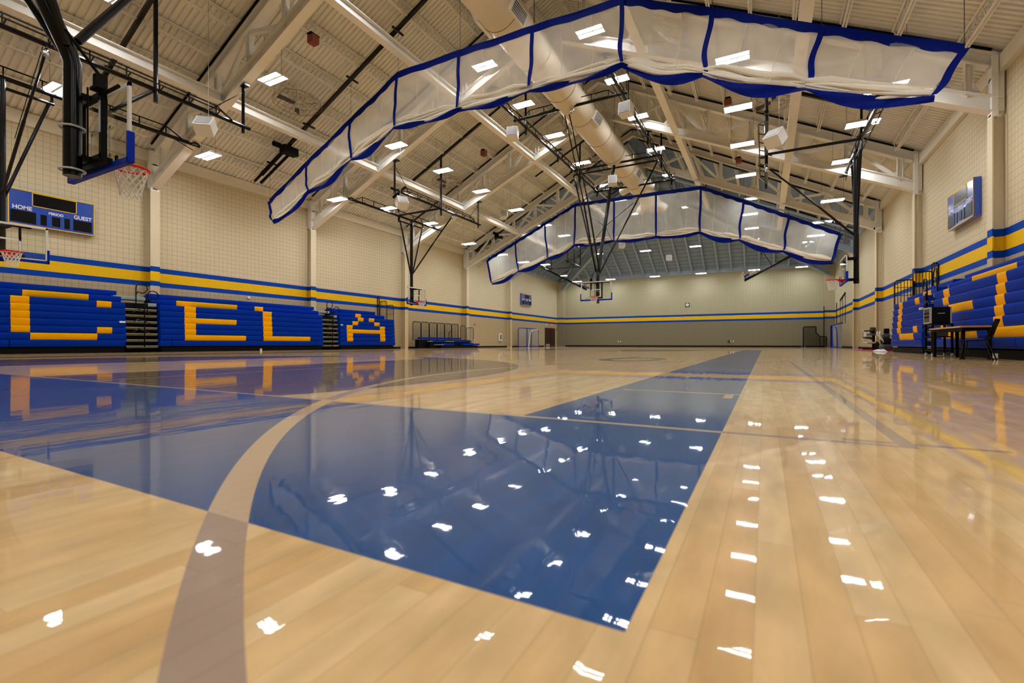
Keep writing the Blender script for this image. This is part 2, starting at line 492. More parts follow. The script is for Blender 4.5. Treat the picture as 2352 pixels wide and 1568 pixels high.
# ------------------------------------------------------------------ roof frames
FR = [-5.53 + 8.13 * k for k in range(7)]          # frames; y = 2.6, 10.73, 18.86, 27, 35.1, 43.25
def chord_c(x): return 13.93 - 0.455 * abs(x)
def make_frame(y, col_mat, steel, label):
    t = thing('roof_frame', (0, y, 0), label, 'steel frame', 'steel roof frames spanning the gym')
    for sx in (-1, 1):
        xi = -14.6 if sx < 0 else 14.47; xw = XL if sx < 0 else XR
        a, b = sorted((xi, xw))
        MB().ibeam(((a + b) / 2, 0, 0), ((a + b) / 2, 0, 6.95), .36, b - a, .03, (1, 0, 0)).build('column', col_mat, t)
        xm = xi + sx * .14
        mb = MB(); xw = xw - sx * .17
        mb.box(min(xi, xm), max(xi, xm), -.16, .16, 6.95, roof(xi) - .25)
        mb.bar((xw, 0, 7.1), (xw, 0, roof(xi) - .2), .24, .24, (0, 1, 0))
        for zz in (7.0, 7.55, 8.05): mb.box(min(xi, xw), max(xi, xw), -.1, .1, zz, zz + .05)
        mb.bar((xi + sx * .1, 0, 8.05), (xw, 0, 7.5), .1, .1)
        mb.build('column_head', steel, t)
        # chords
        MB().ibeam((sx * 14.62, 0, chord_c(14.62)), (sx * .9, 0, chord_c(.9)), .34, .42, .035).build('bottom_chord', steel, t)
        zt = lambda x: roof(x) - .36
        MB().ibeam((sx * 14.5, 0, zt(14.5)), (0, 0, zt(0)), .34, .4, .035).build('top_chord', steel, t)
        mb = MB()
        xs = [14.0 - 2.0 * k for k in range(7)]
        for k, x_ in enumerate(xs):
            zb, zt_ = chord_c(x_) + .18, zt(x_) - .18
            mb.ibeam((sx * x_, 0, zb), (sx * x_, 0, zt_), .18, .2, .02, (1, 0, 0))
            gx = .34                                  # gusset plates
            mb.quad((sx * (x_ - gx), -.02, chord_c(x_ - gx) + .2), (sx * (x_ + gx), -.02, chord_c(x_ + gx) + .2), (sx * (x_ + .1), -.02, zb + .42), (sx * (x_ - .1), -.02, zb + .42))
            if k % 2 == 0 and k + 1 < len(xs):
                mb.bar((sx * x_, 0, zb), (sx * xs[k + 1], 0, zt(xs[k + 1]) - .18), .14, .14)
            elif k + 1 < len(xs):
                mb.bar((sx * x_, 0, zt_), (sx * xs[k + 1], 0, chord_c(xs[k + 1]) + .18), .14, .14)
        mb.build('web_member', steel, t)
        mb = MB(); mb.bar((sx * 14.45, -.22, zt(14.45) + .23), (0, -.22, zt(0) + .23), .05, .06)
        mb.build('shadow_black', M['shadow_black'], t)  # dark strip standing in for the shadowed gap between deck and chord
    pts = [(x_, 0, chord_c(.9) + .41 * (1 - (x_ / .9) ** 2) * .55) for x_ in (-.95, -.6, -.3, 0, .3, .6, .95)]
    mb = MB()
    for p, q in zip(pts[:-1], pts[1:]): mb.ibeam(p, q, .34, .42, .035)
    mb.build('apex_chord', steel, t)
    return t
names = ['nearest the front wall', 'over the near hoop', 'in front of the near divider curtain', 'just past the near divider curtain',
         'just past the far end of the bleachers', 'beside the far divider curtain', 'farthest, under the grey roof']
for k, yf in enumerate(FR):
    far = k >= 6
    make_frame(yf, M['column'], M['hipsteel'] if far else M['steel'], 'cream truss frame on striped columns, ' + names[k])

# longitudinal beams at bottom chord level
POS = ['in the bay over the camera', 'over the near hoop bay', 'in the near curtain bay', 'in the bay past the near curtain', 'in the bay before the far curtain', 'in the far curtain bay']
for x_ in (-9.5, -4.2, 4.4, 9.65):
    proto = None
    nm = {-9.5: 'outer beam of the left slope', -4.2: 'inner beam of the left slope', 4.4: 'inner beam of the right slope', 9.65: 'outer beam of the right slope'}[x_]
    for k in range(6):
        ya, yb = FR[k] + .18, FR[k + 1] - .18
        if proto is None:
            mb = MB(); mb.ibeam((0, ya - FR[k], 0), (0, yb - FR[k], 0), .32, .36, .03)
            o = mb.build('bracing_beam', M['steel']); proto = o
        else:
            o = proto.copy(); COL.objects.link(o)
        o.location = (x_, FR[k], chord_c(x_))
        tag(o, 'wide cream ' + nm + ', ' + POS[k], 'beam', 'beams running between the roof frames')

# roof joists
JX = [0.75, 1.53, 2.86, 4.2, 5.53, 6.86, 8.2, 9.5, 10.85, 12.2, 13.75]
def joist_mesh(L):
    mb = MB(); dep = .46
    for s_ in (-.04, .04):
        mb.bar((s_, 0, 0), (s_, L, 0), .045, .045)
        mb.bar((s_, .5, -dep), (s_, L - .5, -dep), .045, .04)
    n_ = 14
    for i in range(n_):
        a = .5 + (L - 1) * i / n_; b = .5 + (L - 1) * (i + .5) / n_; c_ = .5 + (L - 1) * (i + 1) / n_
        mb.bar((0, a, -dep), (0, b, 0), .02, .02); mb.bar((0, b, 0), (0, c_, -dep), .02, .02)
    mb.bar((0, 0.05, 0), (0, .5, -dep), .03, .03); mb.bar((0, L - .05, 0), (0, L - .5, -dep), .03, .03)
    return mb
jproto = None
BAY = ['bay over the camera', 'near hoop bay', 'near curtain bay', 'bay past the near curtain', 'bay before the far curtain', 'far curtain bay']
for sx in (-1, 1):
    for q, jx in enumerate(JX):
        for k in range(6):
            if jproto is None:
                jproto = joist_mesh(7.77).build('roof_joist', M['joist']); o = jproto
            else: o = jproto.copy(); COL.objects.link(o)
            o.location = (sx * jx, FR[k] + .18, roof(jx) - .055)
            side = 'left' if sx < 0 else 'right'
            tag(o, '%s slope joist, %s down from the ridge, in the %s' % (side, ORD[q], BAY[k]), 'roof joist', 'thin lattice joists under the roof deck')
# sprinkler-like tie rods crossing under joists (pale lines)
# hip: ridge beams, rafters
for sx in (-1, 1):
    t = thing('hip_truss', (0, 0, 0), 'heavy grey %s hip beam rising from the far %s corner' % (('left', 'left') if sx < 0 else ('right', 'right')), 'beam')
    a = Vector((sx * 14.6, Y1 - .45, 7.2)); b = Vector((sx * .4, HIPY + .4, 13.9))
    MB().ibeam(a, b, .34, .42, .035).build('bottom_chord', M['hipsteel'], t)
    a2 = Vector((sx * 14.6, Y1 - .45, 8.5)); b2 = Vector((sx * .4, HIPY + .4, 15.75))
    MB().ibeam(a2, b2, .3, .36, .03).build('top_chord', M['hipsteel'], t)
    mb = MB()
    for i in range(1, 10):
        u = i / 10; p = a.lerp(b, u); q = a2.lerp(b2, u); q2 = a2.lerp(b2, min(1, u + .1))
        mb.bar(p, q, .14, .14, (1, 0, 0)); mb.bar(p, q2, .1, .1)
    mb.build('web_member', M['hipsteel'], t)
q = 0
rx = -13.5
while rx < 13.6:
    L = 15.05 - abs(rx) - .3
    if L > .8:
        o = MB().ibeam((rx, Y1 - .2, 8.52), (rx, Y1 - .2 - L, 8.52 + SL * L), .16, .26, .02).build('hip_rafter', M['hipsteel'])
        tag(o, 'grey rafter over the end wall, %s from the left corner' % (ORD + ['fourteenth', 'fifteenth', 'sixteenth', 'seventeenth', 'eighteenth', 'nineteenth', 'twentieth', 'twenty-first', 'twenty-second'])[q], 'rafter', 'grey rafters of the hip roof')
        q += 1
    rx += 1.35
for sx in (-1, 1):                                    # short rafters along the side eaves of the hip bay
    for i in range(9):
        yy = 44.6 + i * 1.35; L = max(.9, 14.4 - (yy - HIPY)) if yy > HIPY else 13.5
        o = MB().ibeam((sx * 14.7, yy, 8.45), (sx * (14.7 - L), yy, 8.45 + SL * L), .16, .26, .02).build('hip_rafter', M['hipsteel'])
        tag(o, 'grey rafter above the %s wall beyond the last frame, %s from the frame' % ('left' if sx < 0 else 'right', ORD[i]), 'rafter', 'grey rafters of the hip roof')

# ------------------------------------------------------------------ duct
t = thing('ventilation_duct', (0, 0, 0), 'huge round cream air duct hung under the ridge', 'duct')
RZ = 12.7
MB().tube([(0, y_, RZ) for y_ in (-9, 20, 40.5, 43.5)], [.8, .8, .8, .6], 40).build('duct_body', M['duct'], t, smooth=True)
for i in range(18):
    yy = -8 + 2.9 * i
    if yy < 43: MB().tube([(.806 * math.cos(a), yy, RZ + .806 * math.sin(a)) for a in [2 * math.pi * j / 40 for j in range(40)]], .014, 6, True).build('duct_seam', M['ductseam'], t)
for yy in (6.0, 15.2, 24.4, 33.6):
    for sx in (1, -1):
        n_ = Vector((sx * math.cos(.42), 0, -math.sin(.42))); c_ = Vector((0, yy, RZ)) + n_ * .84
        dy = Vector((0, .55, 0)); up_ = n_.cross(Vector((0, 1, 0)))
        o = MB().bar(c_ - dy, c_ + dy, .46, .12, n_).build('grille', M['steel'], t)
        g = MB()
        for j in range(6):
            q_ = c_ + n_ * .062 + up_ * (-.17 + .068 * j); g.bar(q_ - dy * .85, q_ + dy * .85, .045, .012, n_)
        g.build('louvre', M['darkgrey'], o)
for sx in (-1, 1):
    MB().tube([(0, 41, RZ - .2), (sx * 1.1, 42.0, RZ - .7)], [.45, .35], 20).build('outlet_nozzle', M['duct'], t, smooth=True)
    MB().tube([(0, 36, RZ - .2), (sx * 1.2, 36.6, RZ - .5)], [.4, .32], 20).build('outlet_nozzle', M['duct'], t, smooth=True)
mb = MB()
for i in range(9):
    for sx in (-1, 1): mb.tube([(sx * .81, FR[0] + i * 5.5, RZ), (sx * .81, FR[0] + i * 5.5, roof(.81) - .1)], .012, 5)
split_build(mb, 'hanger_rod', M['darkgrey'], t)

# ------------------------------------------------------------------ high bay lamps
def lamp_proto(mname):
    t = thing('high_bay_light', (0, 0, 0), 'x', 'light')
    mb = MB()
    mb.box(-.54, .54, -.27, .27, .03, .07)
    for s_ in (-1, 1):
        mb.prof((-.54, s_ * .14, .07), (.54, s_ * .14, .07), [(-.13, 0), (.13, 0), (.06, .06), (-.06, .06)])
    mb.build('housing', M['white'], t)
    mb = MB()
    for s_ in (-1, 1):
        mb.quad((-.52, s_ * .145 - .105, .028), (.52, s_ * .145 - .105, .028), (.52, s_ * .145 + .105, .028), (-.52, s_ * .145 + .105, .028))
    o = mb.build('lens', M[mname], t)
    mb = MB()
    for a in (-.5, .5): mb.tube([(a, 0, 0), (a, 0, 1.0)], .006, 4)
    for o in split_build(mb, 'suspension_cable', M['darkgrey'], t): o.location.z = .1
    return t
ROWS = [(-11.9 - 8.65 + 8.65, 0)]
LROW = [(-11.85, 'the row nearest the left wall'), (-7.65, 'the second row from the left wall'), (-2.46, 'the row left of the duct'),
        (2.48, 'the row right of the duct'), (7.65, 'the second row from the right wall'), (11.91, 'the row nearest the right wall')]
LY = [-3.2, 1.6, 6.6, 11.4, 18.15, 22.05, 26.2, 31.1, 36.3, 40.6, 45.6, 50.6, 55.4]
LZO = {6.6: 8.65, 22.05: 8.65, 26.2: 8.65, 45.6: 8.65}
warm = lamp_proto('lamp'); cool = lamp_proto('lampcool')
used = {id(warm): False, id(cool): False}
for r_, (lx, rn) in enumerate(LROW):
    for k, ly in enumerate(LY):
        ax_ = abs(lx)
        z = 12.8 if ax_ < 3 else (10.25 if ax_ < 9 else LZO.get(ly, 8.15))
        if ax_ < 3 and ly > 50: z = 10.1
        if ly > 55: z = 8.0
        if ly == 50.6 and ax_ > 11: z = 8.1
        src = cool if ly > 33 else warm
        if used[id(src)]: o = copy_tree(src)
        else: o = src; used[id(src)] = True
        o.location = (lx, ly, z)
        top = roof(lx) if ly < HIPY else min(roof(lx), roof(15.05) + SL * (Y1 - ly))
        for ch in o.children:
            if ch.name.startswith('suspension_cable'): ch.scale.z = top - z - .16
        tag(o, 'high bay light in %s, %s from the camera end' % (rn, ORD[k]), 'light', 'suspended high bay lights')

# ------------------------------------------------------------------ basketball backstops
def net_mb():
    mb = MB(); n_ = 12; rows = 6
    def P(i, k):
        u = k / rows; r_ = .222 * (1 - u) ** 1.3 + .125 * (1 - (1 - u) ** 1.3); 
        if k == rows: r_ *= 1.08
        a = 2 * math.pi * (i + .5 * (k % 2)) / n_
        return (r_ * math.cos(a), r_ * math.sin(a), -.43 * u)
    for k in range(rows):
        for i in range(n_):
            p = P(i, k)
            for j in ((0, -1) if k % 2 == 0 else (0, 1)):
                mb.tube([p, P((i + j) % n_, k + 1)], .0075, 4, caps=False)
    return mb
NETMESH = None
def board_unit(parent, by=0.0, z=2.9):
    """glass board, frame, padding, rim and net; faces +y, rim centre .38 in front"""
    global NETMESH
    W, H = .915, 1.07
    b = MB().box(-W + .03, W - .03, by - .012, by, z + .03, z + H - .03).build('glass_backboard', M['glass'], parent)
    mb = MB()
    for a, c_, d_, e_ in ((-W, W, z, z + .055), (-W, W, z + H - .055, z + H), (-W, -W + .055, z, z + H), (W - .055, W, z, z + H)):
        mb.box(a, c_, by - .03, by + .004, d_, e_)
    mb.build('board_frame', M['white'], parent)
    mb = MB(); q = .305
    for a, c_, d_, e_ in ((-q, q, z + .15, z + .2), (-q, q, z + .56, z + .61), (-q, -q + .05, z + .15, z + .61), (q - .05, q, z + .15, z + .61)):
        mb.box(a, c_, by + .001, by + .006, d_, e_)
    mb.build('target_square', M['white'], parent)
    mb = MB()
    mb.box(-W - .03, W + .03, by - .06, by + .03, z - .05, z + .03)
    for s_ in (-1, 1): mb.box(*sorted((s_ * (W + .035), s_ * (W - .02))), by - .06, by + .03, z - .05, z + .38)
    mb.build('edge_padding', M['bpad'], parent, bevel=.012)
    rim = MB(); rc = (0, by + .38, z + .15)
    rim.tube([(rc[0] + .2286 * math.cos(a), rc[1] + .2286 * math.sin(a), rc[2]) for a in [2 * math.pi * j / 28 for j in range(28)]], .018, 8, True)
    for s_ in (-1, 1): rim.tube([(s_ * .09, by + .01, rc[2] - .12), (s_ * .13, by + .2, rc[2] - .015)], .012, 6)
    rim.quad((-.1, by + .01, rc[2]), (.1, by + .01, rc[2]), (.15, by + .2, rc[2]), (-.15, by + .2, rc[2]))
    rim.box(-.09, .09, by, by + .02, rc[2] - .16, rc[2] + .02)
    for s_ in (-1, 1): rim.quad((s_ * .05, by + .02, rc[2] - .15), (s_ * .16, by + .22, rc[2] - .01), (s_ * .16, by + .22, rc[2] + .01), (s_ * .1, by + .02, rc[2]))
    rim.quad((-.05, by + .03, rc[2] - .15), (.05, by + .03, rc[2] - .15), (.16, by + .22, rc[2] - .015), (-.16, by + .22, rc[2] - .015))
    r_ = rim.build('rim', M['red'], parent, smooth=True)
    if NETMESH is None:
        o = net_mb().build('net', M['rope'], r_); NETMESH = o.data
    else:
        o = bpy.data.objects.new('net', NETMESH); COL.objects.link(o); o.parent = r_
    o.location = rc

def truss_beam(parent, p0, p1, side):
    """black tube with two light ladder rails above it"""
    p0 = Vector(p0); p1 = Vector(p1); d = (p1 - p0).normalized(); sd = d.cross(Vector((0, 0, 1))) * side
    L = (p1 - p0).length
    mb = MB(); mb.tube([p0 - d * .25, p1 + d * .25], .072, 8); mb.build('support_beam', M['black'], parent, smooth=True)
    e = min(1.0, L * .12)
    mb = MB()
    for off in (Vector((0, 0, .34)), sd * .26 + Vector((0, 0, .1))):
        a = p0 + d * e + off; b = p1 - d * e + off
        mb.tube([p0 + d * .3, a, b, p1 - d * .3], .024, 5)
        n_ = max(3, int(L / 1.1))
        for i in range(n_ + 1):
            q = a.lerp(b, i / n_); mb.tube([q, q - off], .022, 5)
    mb.build('ladder_rail', M['black'], parent)

def side_backstop(loc, rz, label, beams=(-4.1, 4.1), yoff=0.0, xm=-1.2):
    """hangs from the frames; local +y faces the court. mast at y=-.45, two long beams parallel to local x"""
    t = thing('basketball_backstop', loc, label, 'basketball hoop', 'ceiling hung basketball hoops', rz)
    board_unit(t)
    MB().tube([(0, -.45, 8.35), (0, -.45, 2.85)], .1, 12).build('mast', M['black'], t, smooth=True)
    mb = MB()
    for s_ in (-1, 1): mb.tube([(s_ * 1.1, -.45, 8.15), (0 + s_ * .06, -.45, 4.8)], .048, 8)
    split_build(mb, 'side_brace', M['black'], t, smooth=True)
    mb = MB(); mb.tube([(-1.2, -.45, 8.1), (1.2, -.45, 8.1)], .05, 8)
    for s_ in (-1, 1): mb.tube([(s_ * 1.15, -.45, 8.1), (s_ * 1.15, -.45, 8.4)], .04, 8)
    mb.build('hinge_bar', M['black'], t, smooth=True)
    mb = MB(); mb.tube([(0, -.4, 4.85), (0, 1.3, 6.7)], .045, 8); mb.tube([(0, 1.3, 6.7), (0, 2.85, 8.3)], .035, 8); mb.tube([(.08, .9, 6.25), (.08, 2.85, 8.3)], .01, 5)
    mb.build('front_brace', M['black'], t, smooth=True)
    MB().lathe([(0, .1), (.08, .07), (.1, 0), (.08, -.09), (0, -.1)], (0, 2.8, 8.18), 10).build('pulley', M['chrome'], t, smooth=True)
    # frame behind the glass
    mb = MB()
    for s_ in (-1, 1): mb.box(s_ * .3 - .025, s_ * .3 + .025, -.1, -.04, 3.0, 3.95)
    mb.box(-.55, .55, -.12, -.04, 3.88, 3.96); mb.box(-.4, .4, -.12, -.04, 2.98, 3.06)
    for zz in (3.02, 3.9): mb.box(-.12, .12, -.5, -.06, zz - .05, zz + .05)
    mb.build('board_mount', M['matt'], t)
    for yb, sd in ((-.45, 1), (2.85, -1)):
        truss_beam(t, (beams[0] + yoff, yb, 8.4), (beams[1] + yoff, yb, 8.4), sd)
    mb = MB()
    zc = lambda yb: chord_c(abs(loc[0]) - yb - (0 if True else 0)) - .2
    for yb in (-.45, 2.85):
        xx = abs(abs(loc[0]) - yb)
        for xb in (beams[0] + yoff, beams[1] + yoff):
            top = chord_c(xx) - .2
            mb.tube([(xb, yb, 8.15 if yb > 0 else 8.4), (xb, yb, top)], .055, 8)
            mb.box(xb - .1, xb + .1, yb - .25, yb + .25, top - .06, top)
            s_ = 1 if xb < 0 else -1
            mb.tube([(xb, yb, top - .25), (xb + s_ * 1.2, yb, 8.5)], .016, 5)
    xx = abs(abs(loc[0]) - 2.85)
    mb.tube([(xm, 2.85, 8.0), (xm, 2.85, roof(xx) - .55)], .065, 8)
    mb.tube([(xm, -.45, 8.0), (xm, -.45, roof(abs(loc[0]) + .45) - .3)], .045, 8)
    split_build(mb, 'hanger_pipe', M['black'], t, smooth=True)
    mb = MB(); mb.tube([(xm, -.45, 8.42), (xm, 2.85, 8.42)], .06, 8)
    mb.build('strut', M['black'], t, smooth=True)
    # sloping pipe under the joists that carries the hangers
    mb = MB()
    xa, xb = abs(loc[0]) + .9, abs(loc[0]) - 5.6
    f = lambda X_: (xm, abs(loc[0]) - X_, roof(X_) - .56)
    mb.bar(f(xa), f(xb), .12, .12)
    split_build(mb, 'roof_pipe', M['black'], t)
    return t

def main_backstop(loc, rz, label):
    t = thing('basketball_backstop', loc, label, 'basketball hoop', 'ceiling hung basketball hoops', rz)
    board_unit(t)
    zt = 12.05
    MB().tube([(0, -.32, 2.72), (0, -.32, 4.3), (0, -.36, 4.45), (0, -3.7, zt - .15)], .105, 14).build('mast', M['black'], t, smooth=True)
    mb = MB()
    for s_ in (-1, 1):
        mb.tube([(s_ * 2.76, -3.7, zt - .35), (s_ * .1, -.42, 4.5)], .05, 8)
    split_build(mb, 'side_brace', M['black'], t, smooth=True)
    mb = MB()
    for s_ in (-1, 1): mb.tube([(s_ * 1.6, -2.33, 8.9), (s_ * .02, -1.75, 7.55)], .02, 6); mb.tube([(s_ * .65, -1.2, 6.4), (s_ * .02, -1.75, 7.55)], .02, 6)
    split_build(mb, 'cross_brace', M['black'], t, smooth=True)
    mb = MB()
    for s_ in (-.12, .12): mb.tube([(s_, -.3, 4.6), (s_, 1.9, 8.3)], .05, 8); mb.tube([(s_, 1.9, 8.3), (s_, 4.55, zt - .35)], .032, 8)
    mb.build('front_brace', M['black'], t, smooth=True)
    MB().lathe([(0, .12), (.1, .08), (.12, 0), (.1, -.1), (0, -.12)], (-.3, 4.6, zt - .25), 10).build('pulley', M['chrome'], t, smooth=True)
    mb = MB()
    for zz in (3.02, 3.9): mb.box(-.36, .36, -.13, -.06, zz - .035, zz + .035); mb.box(-.06, .06, -.3, -.1, zz - .03, zz + .03)
    for s_ in (-1, 1): mb.box(s_ * .33 - .035, s_ * .33 + .035, -.13, -.06, 2.95, 4.0)
    mb.box(.2, .42, -.2, -.1, 3.95, 3.99); mb.box(.27, .39, -.19, -.09, 3.99, 4.16); mb.tube([(.33, -.14, 4.16), (.3, -.5, 4.6)], .022, 8)
    mb.box(-.5, .5, -.12, -.05, 2.9, 2.97)
    mb.tube([(.14, -.2, 2.95), (.14, -.2, 4.0)], .012, 6)
    mb.tube([(-.8, -.1, 3.9), (.8, -.1, 3.9)], .025, 6)
    mb2 = MB()
    for zz in (2.8, 3.4): mb2.tube([(.14 * math.cos(a), -.32 + .14 * math.sin(a), zz) for a in [math.pi * j / 8 for j in range(16)]], .014, 6, True)
    mb2.build('clamp_ring', M['grey'], t, smooth=True)
    MB().box(.31, .35, -.14, -.13, 3.35, 3.8).build('height_scale', M['grey'], t)
    mb.build('board_mount', M['matt'], t)
    MB().box(.56, .62, -.05, -.032, 2.93, 3.0).build('maker_plate', M['matt'], t)
    # beams along y at x=+-2.76 from the frames
    y0, y1 = -8.75, 7.4
    for s_ in (-1, 1): truss_beam(t, (s_ * 2.76, y0, zt), (s_ * 2.76, y1, zt), -s_)
    for yy in (-8.7, -3.7, 4.55): truss_beam(t, (-2.76, yy, zt), (2.76, yy, zt), 1)
    mb = MB(); mb.tube([(-2.76, -3.7, zt - .3), (2.76, -3.7, zt - .3)], .06, 8)
    mb.build('hinge_bar', M['black'], t, smooth=True)
    mb = MB()
    for s_ in (-1, 1):
        for yy in (-8.7, -.9, 7.2):
            top = min(chord_c(2.76) - .2, 12.9) if yy != -.9 else chord_c(2.76) - .2
            mb.tube([(s_ * 2.76, yy, zt - .35), (s_ * 2.76, yy, top)], .06, 8)
            mb.box(s_ * 2.76 - .25, s_ * 2.76 + .25, yy - .1, yy + .1, top - .06, top)
        for yy in (-4.9, 3.6):
            mb.tube([(s_ * 2.76, yy, zt - .4), (s_ * 2.76, yy, roof(2.76) - .55)], .06, 8)
    split_build(mb, 'hanger_pipe', M['black'], t, smooth=True)
    mb = MB()
    for yy in (-4.9, 3.6):
        for s_ in (-1, 1): mb.bar((s_ * 2.2, yy, roof(2.2) - .56), (s_ * 6.2, yy, roof(6.2) - .56), .09, .09)
    split_build(mb, 'roof_pipe', M['black'], t)
    return t

main_backstop((0, 3.28, 0), 0, 'large glass backboard and red rim seen from behind, hung from a thick bent black mast')
main_backstop((0, 26.48, 0), R(180), 'glass basketball backboard facing the camera in mid gym, on a long tilted black mast')
side_backstop((-11.25, 5.3, 0), R(-90), 'glass hoop at the left picture edge in front of the HOME and GUEST scoreboard', beams=(-5.43, 2.7), xm=-2.58)
side_backstop((-11.25, 24.1, 0), R(-90), 'side-court hoop hanging at the far end of the left bleachers, past the near curtain', beams=(-2.9, 5.24), xm=1.24)
t = side_backstop((11.55, 24.1, 0), R(90), 'side-court hoop hung near the right wall, rim pointing left', beams=(-5.24, 2.9))
side_backstop((11.55, 5.3, 0), R(90), 'side-court hoop hung over the camera end of the right side', beams=(-2.7, 5.43), xm=1.4)
# move mid hangers of the mirrored ones is not needed: they mirror the left side

def folded_backstop(sx, label):
    t = thing('folded_backstop', (sx * 11.7, 45.2, 0), label, 'basketball hoop', 'raised hoops beyond the far curtain', R(90) if sx > 0 else R(-90))
    a = Vector((0, 0, 8.2)); b = Vector((0, 4.6, 5.75)); d = (b - a).normalized()
    mb = MB()
    mb.tube([a, b], .09, 10); mb.build('mast', M['black'], t, smooth=True)
    mb = MB()
    for s_ in (-1, 1): mb.tube([a + Vector((s_ * 1.1, 0, 0)), a.lerp(b, .62)], .04, 8)
    split_build(mb, 'side_brace', M['black'], t, smooth=True)
    for yb in (0, 3.3): truss_beam(t, (-1.9, yb, 8.4), (1.9, yb, 8.4), 1)
    mb = MB()
    for yb in (0, 3.3):
        for xb in (-1.8, 0, 1.8): mb.tube([(xb, yb, 8.2), (xb, yb, roof(11.7 - yb) - .3)], .04, 6)
    mb.tube([(0, 3.3, 8.3), a.lerp(b, .55)], .03, 6); mb.tube([(-1.8, 3.3, 8.4), (-1.8, 0, 8.4)], .03, 6)
    split_build(mb, 'hanger_pipe', M['black'], t, smooth=True)
    # board swung up, glass now roughly along the mast
    e = bpy.data.objects.new('board_assembly', None)
    hold = MB().bar(b - d * .9 + Vector((0, 0, .08)), b + Vector((0, 0, .08)), .3, .05); h_ = hold.build('board_mount', M['matt'], t)
    n_ = Vector((0, -d.z, d.y))
    def L(x_, u, v): return Vector((x_, 0, 0)) + b + d * u + n_ * v
    def slab(mb, x0, x1, u0, u1, v0, v1):
        k = len(mb.v)
        for v in (v0, v1):
            for (x_, u) in ((x0, u0), (x1, u0), (x1, u1), (x0, u1)): mb.v.append(tuple(L(x_, u, v)))
        for q_ in ((0, 3, 2, 1), (4, 5, 6, 7), (0, 1, 5, 4), (1, 2, 6, 5), (2, 3, 7, 6), (3, 0, 4, 7)): mb.f.append(tuple(k + i for i in q_))
    mb = MB(); slab(mb, -.88, .88, -1.2, -.2, .2, .215); mb.build('glass_backboard', M['glass'], t)
    mb = MB()
    slab(mb, -.915, .915, -1.25, -1.19, .18, .23); slab(mb, -.915, .915, -.24, -.18, .18, .23); slab(mb, -.915, -.86, -1.25, -.18, .18, .23); slab(mb, .86, .915, -1.25, -.18, .18, .23)
    mb.build('board_frame', M['white'], t)
    mb = MB(); slab(mb, -.95, .95, -.2, -.12, .14, .26); slab(mb, -.95, -.88, -.55, -.12, .14, .26); slab(mb, .88, .95, -.55, -.12, .14, .26)
    mb.build('edge_padding', M['bpad'], t)
    mb = MB(); c_ = L(0, -.33, .6)
    mb.tube([c_ + Vector((math.cos(q_) * .2286, 0, 0)) + n_ * (math.sin(q_) * .2286) for q_ in [2 * math.pi * j / 24 for j in range(24)]], .011, 6, True)
    mb.tube([L(0, -.33, .2), L(0, -.33, .4)], .06, 6)
    r_ = mb.build('rim', M['red'], t, smooth=True)
    mb = MB()
    for j in range(12):
        q_ = 2 * math.pi * j / 12
        p = c_ + Vector((math.cos(q_) * .2286, 0, 0)) + n_ * (math.sin(q_) * .2286)
        mb.tube([p, c_ + Vector((math.cos(q_) * .1, 0, -.12)) + n_ * (math.sin(q_) * .12 - .1) + d * .3], .006, 4)
    mb.build('net', M['rope'], r_)
folded_backstop(-1, 'hoop folded up on a black arm under the grey roof at far left')
folded_backstop(1, 'hoop folded up on a black arm under the grey roof at far right')

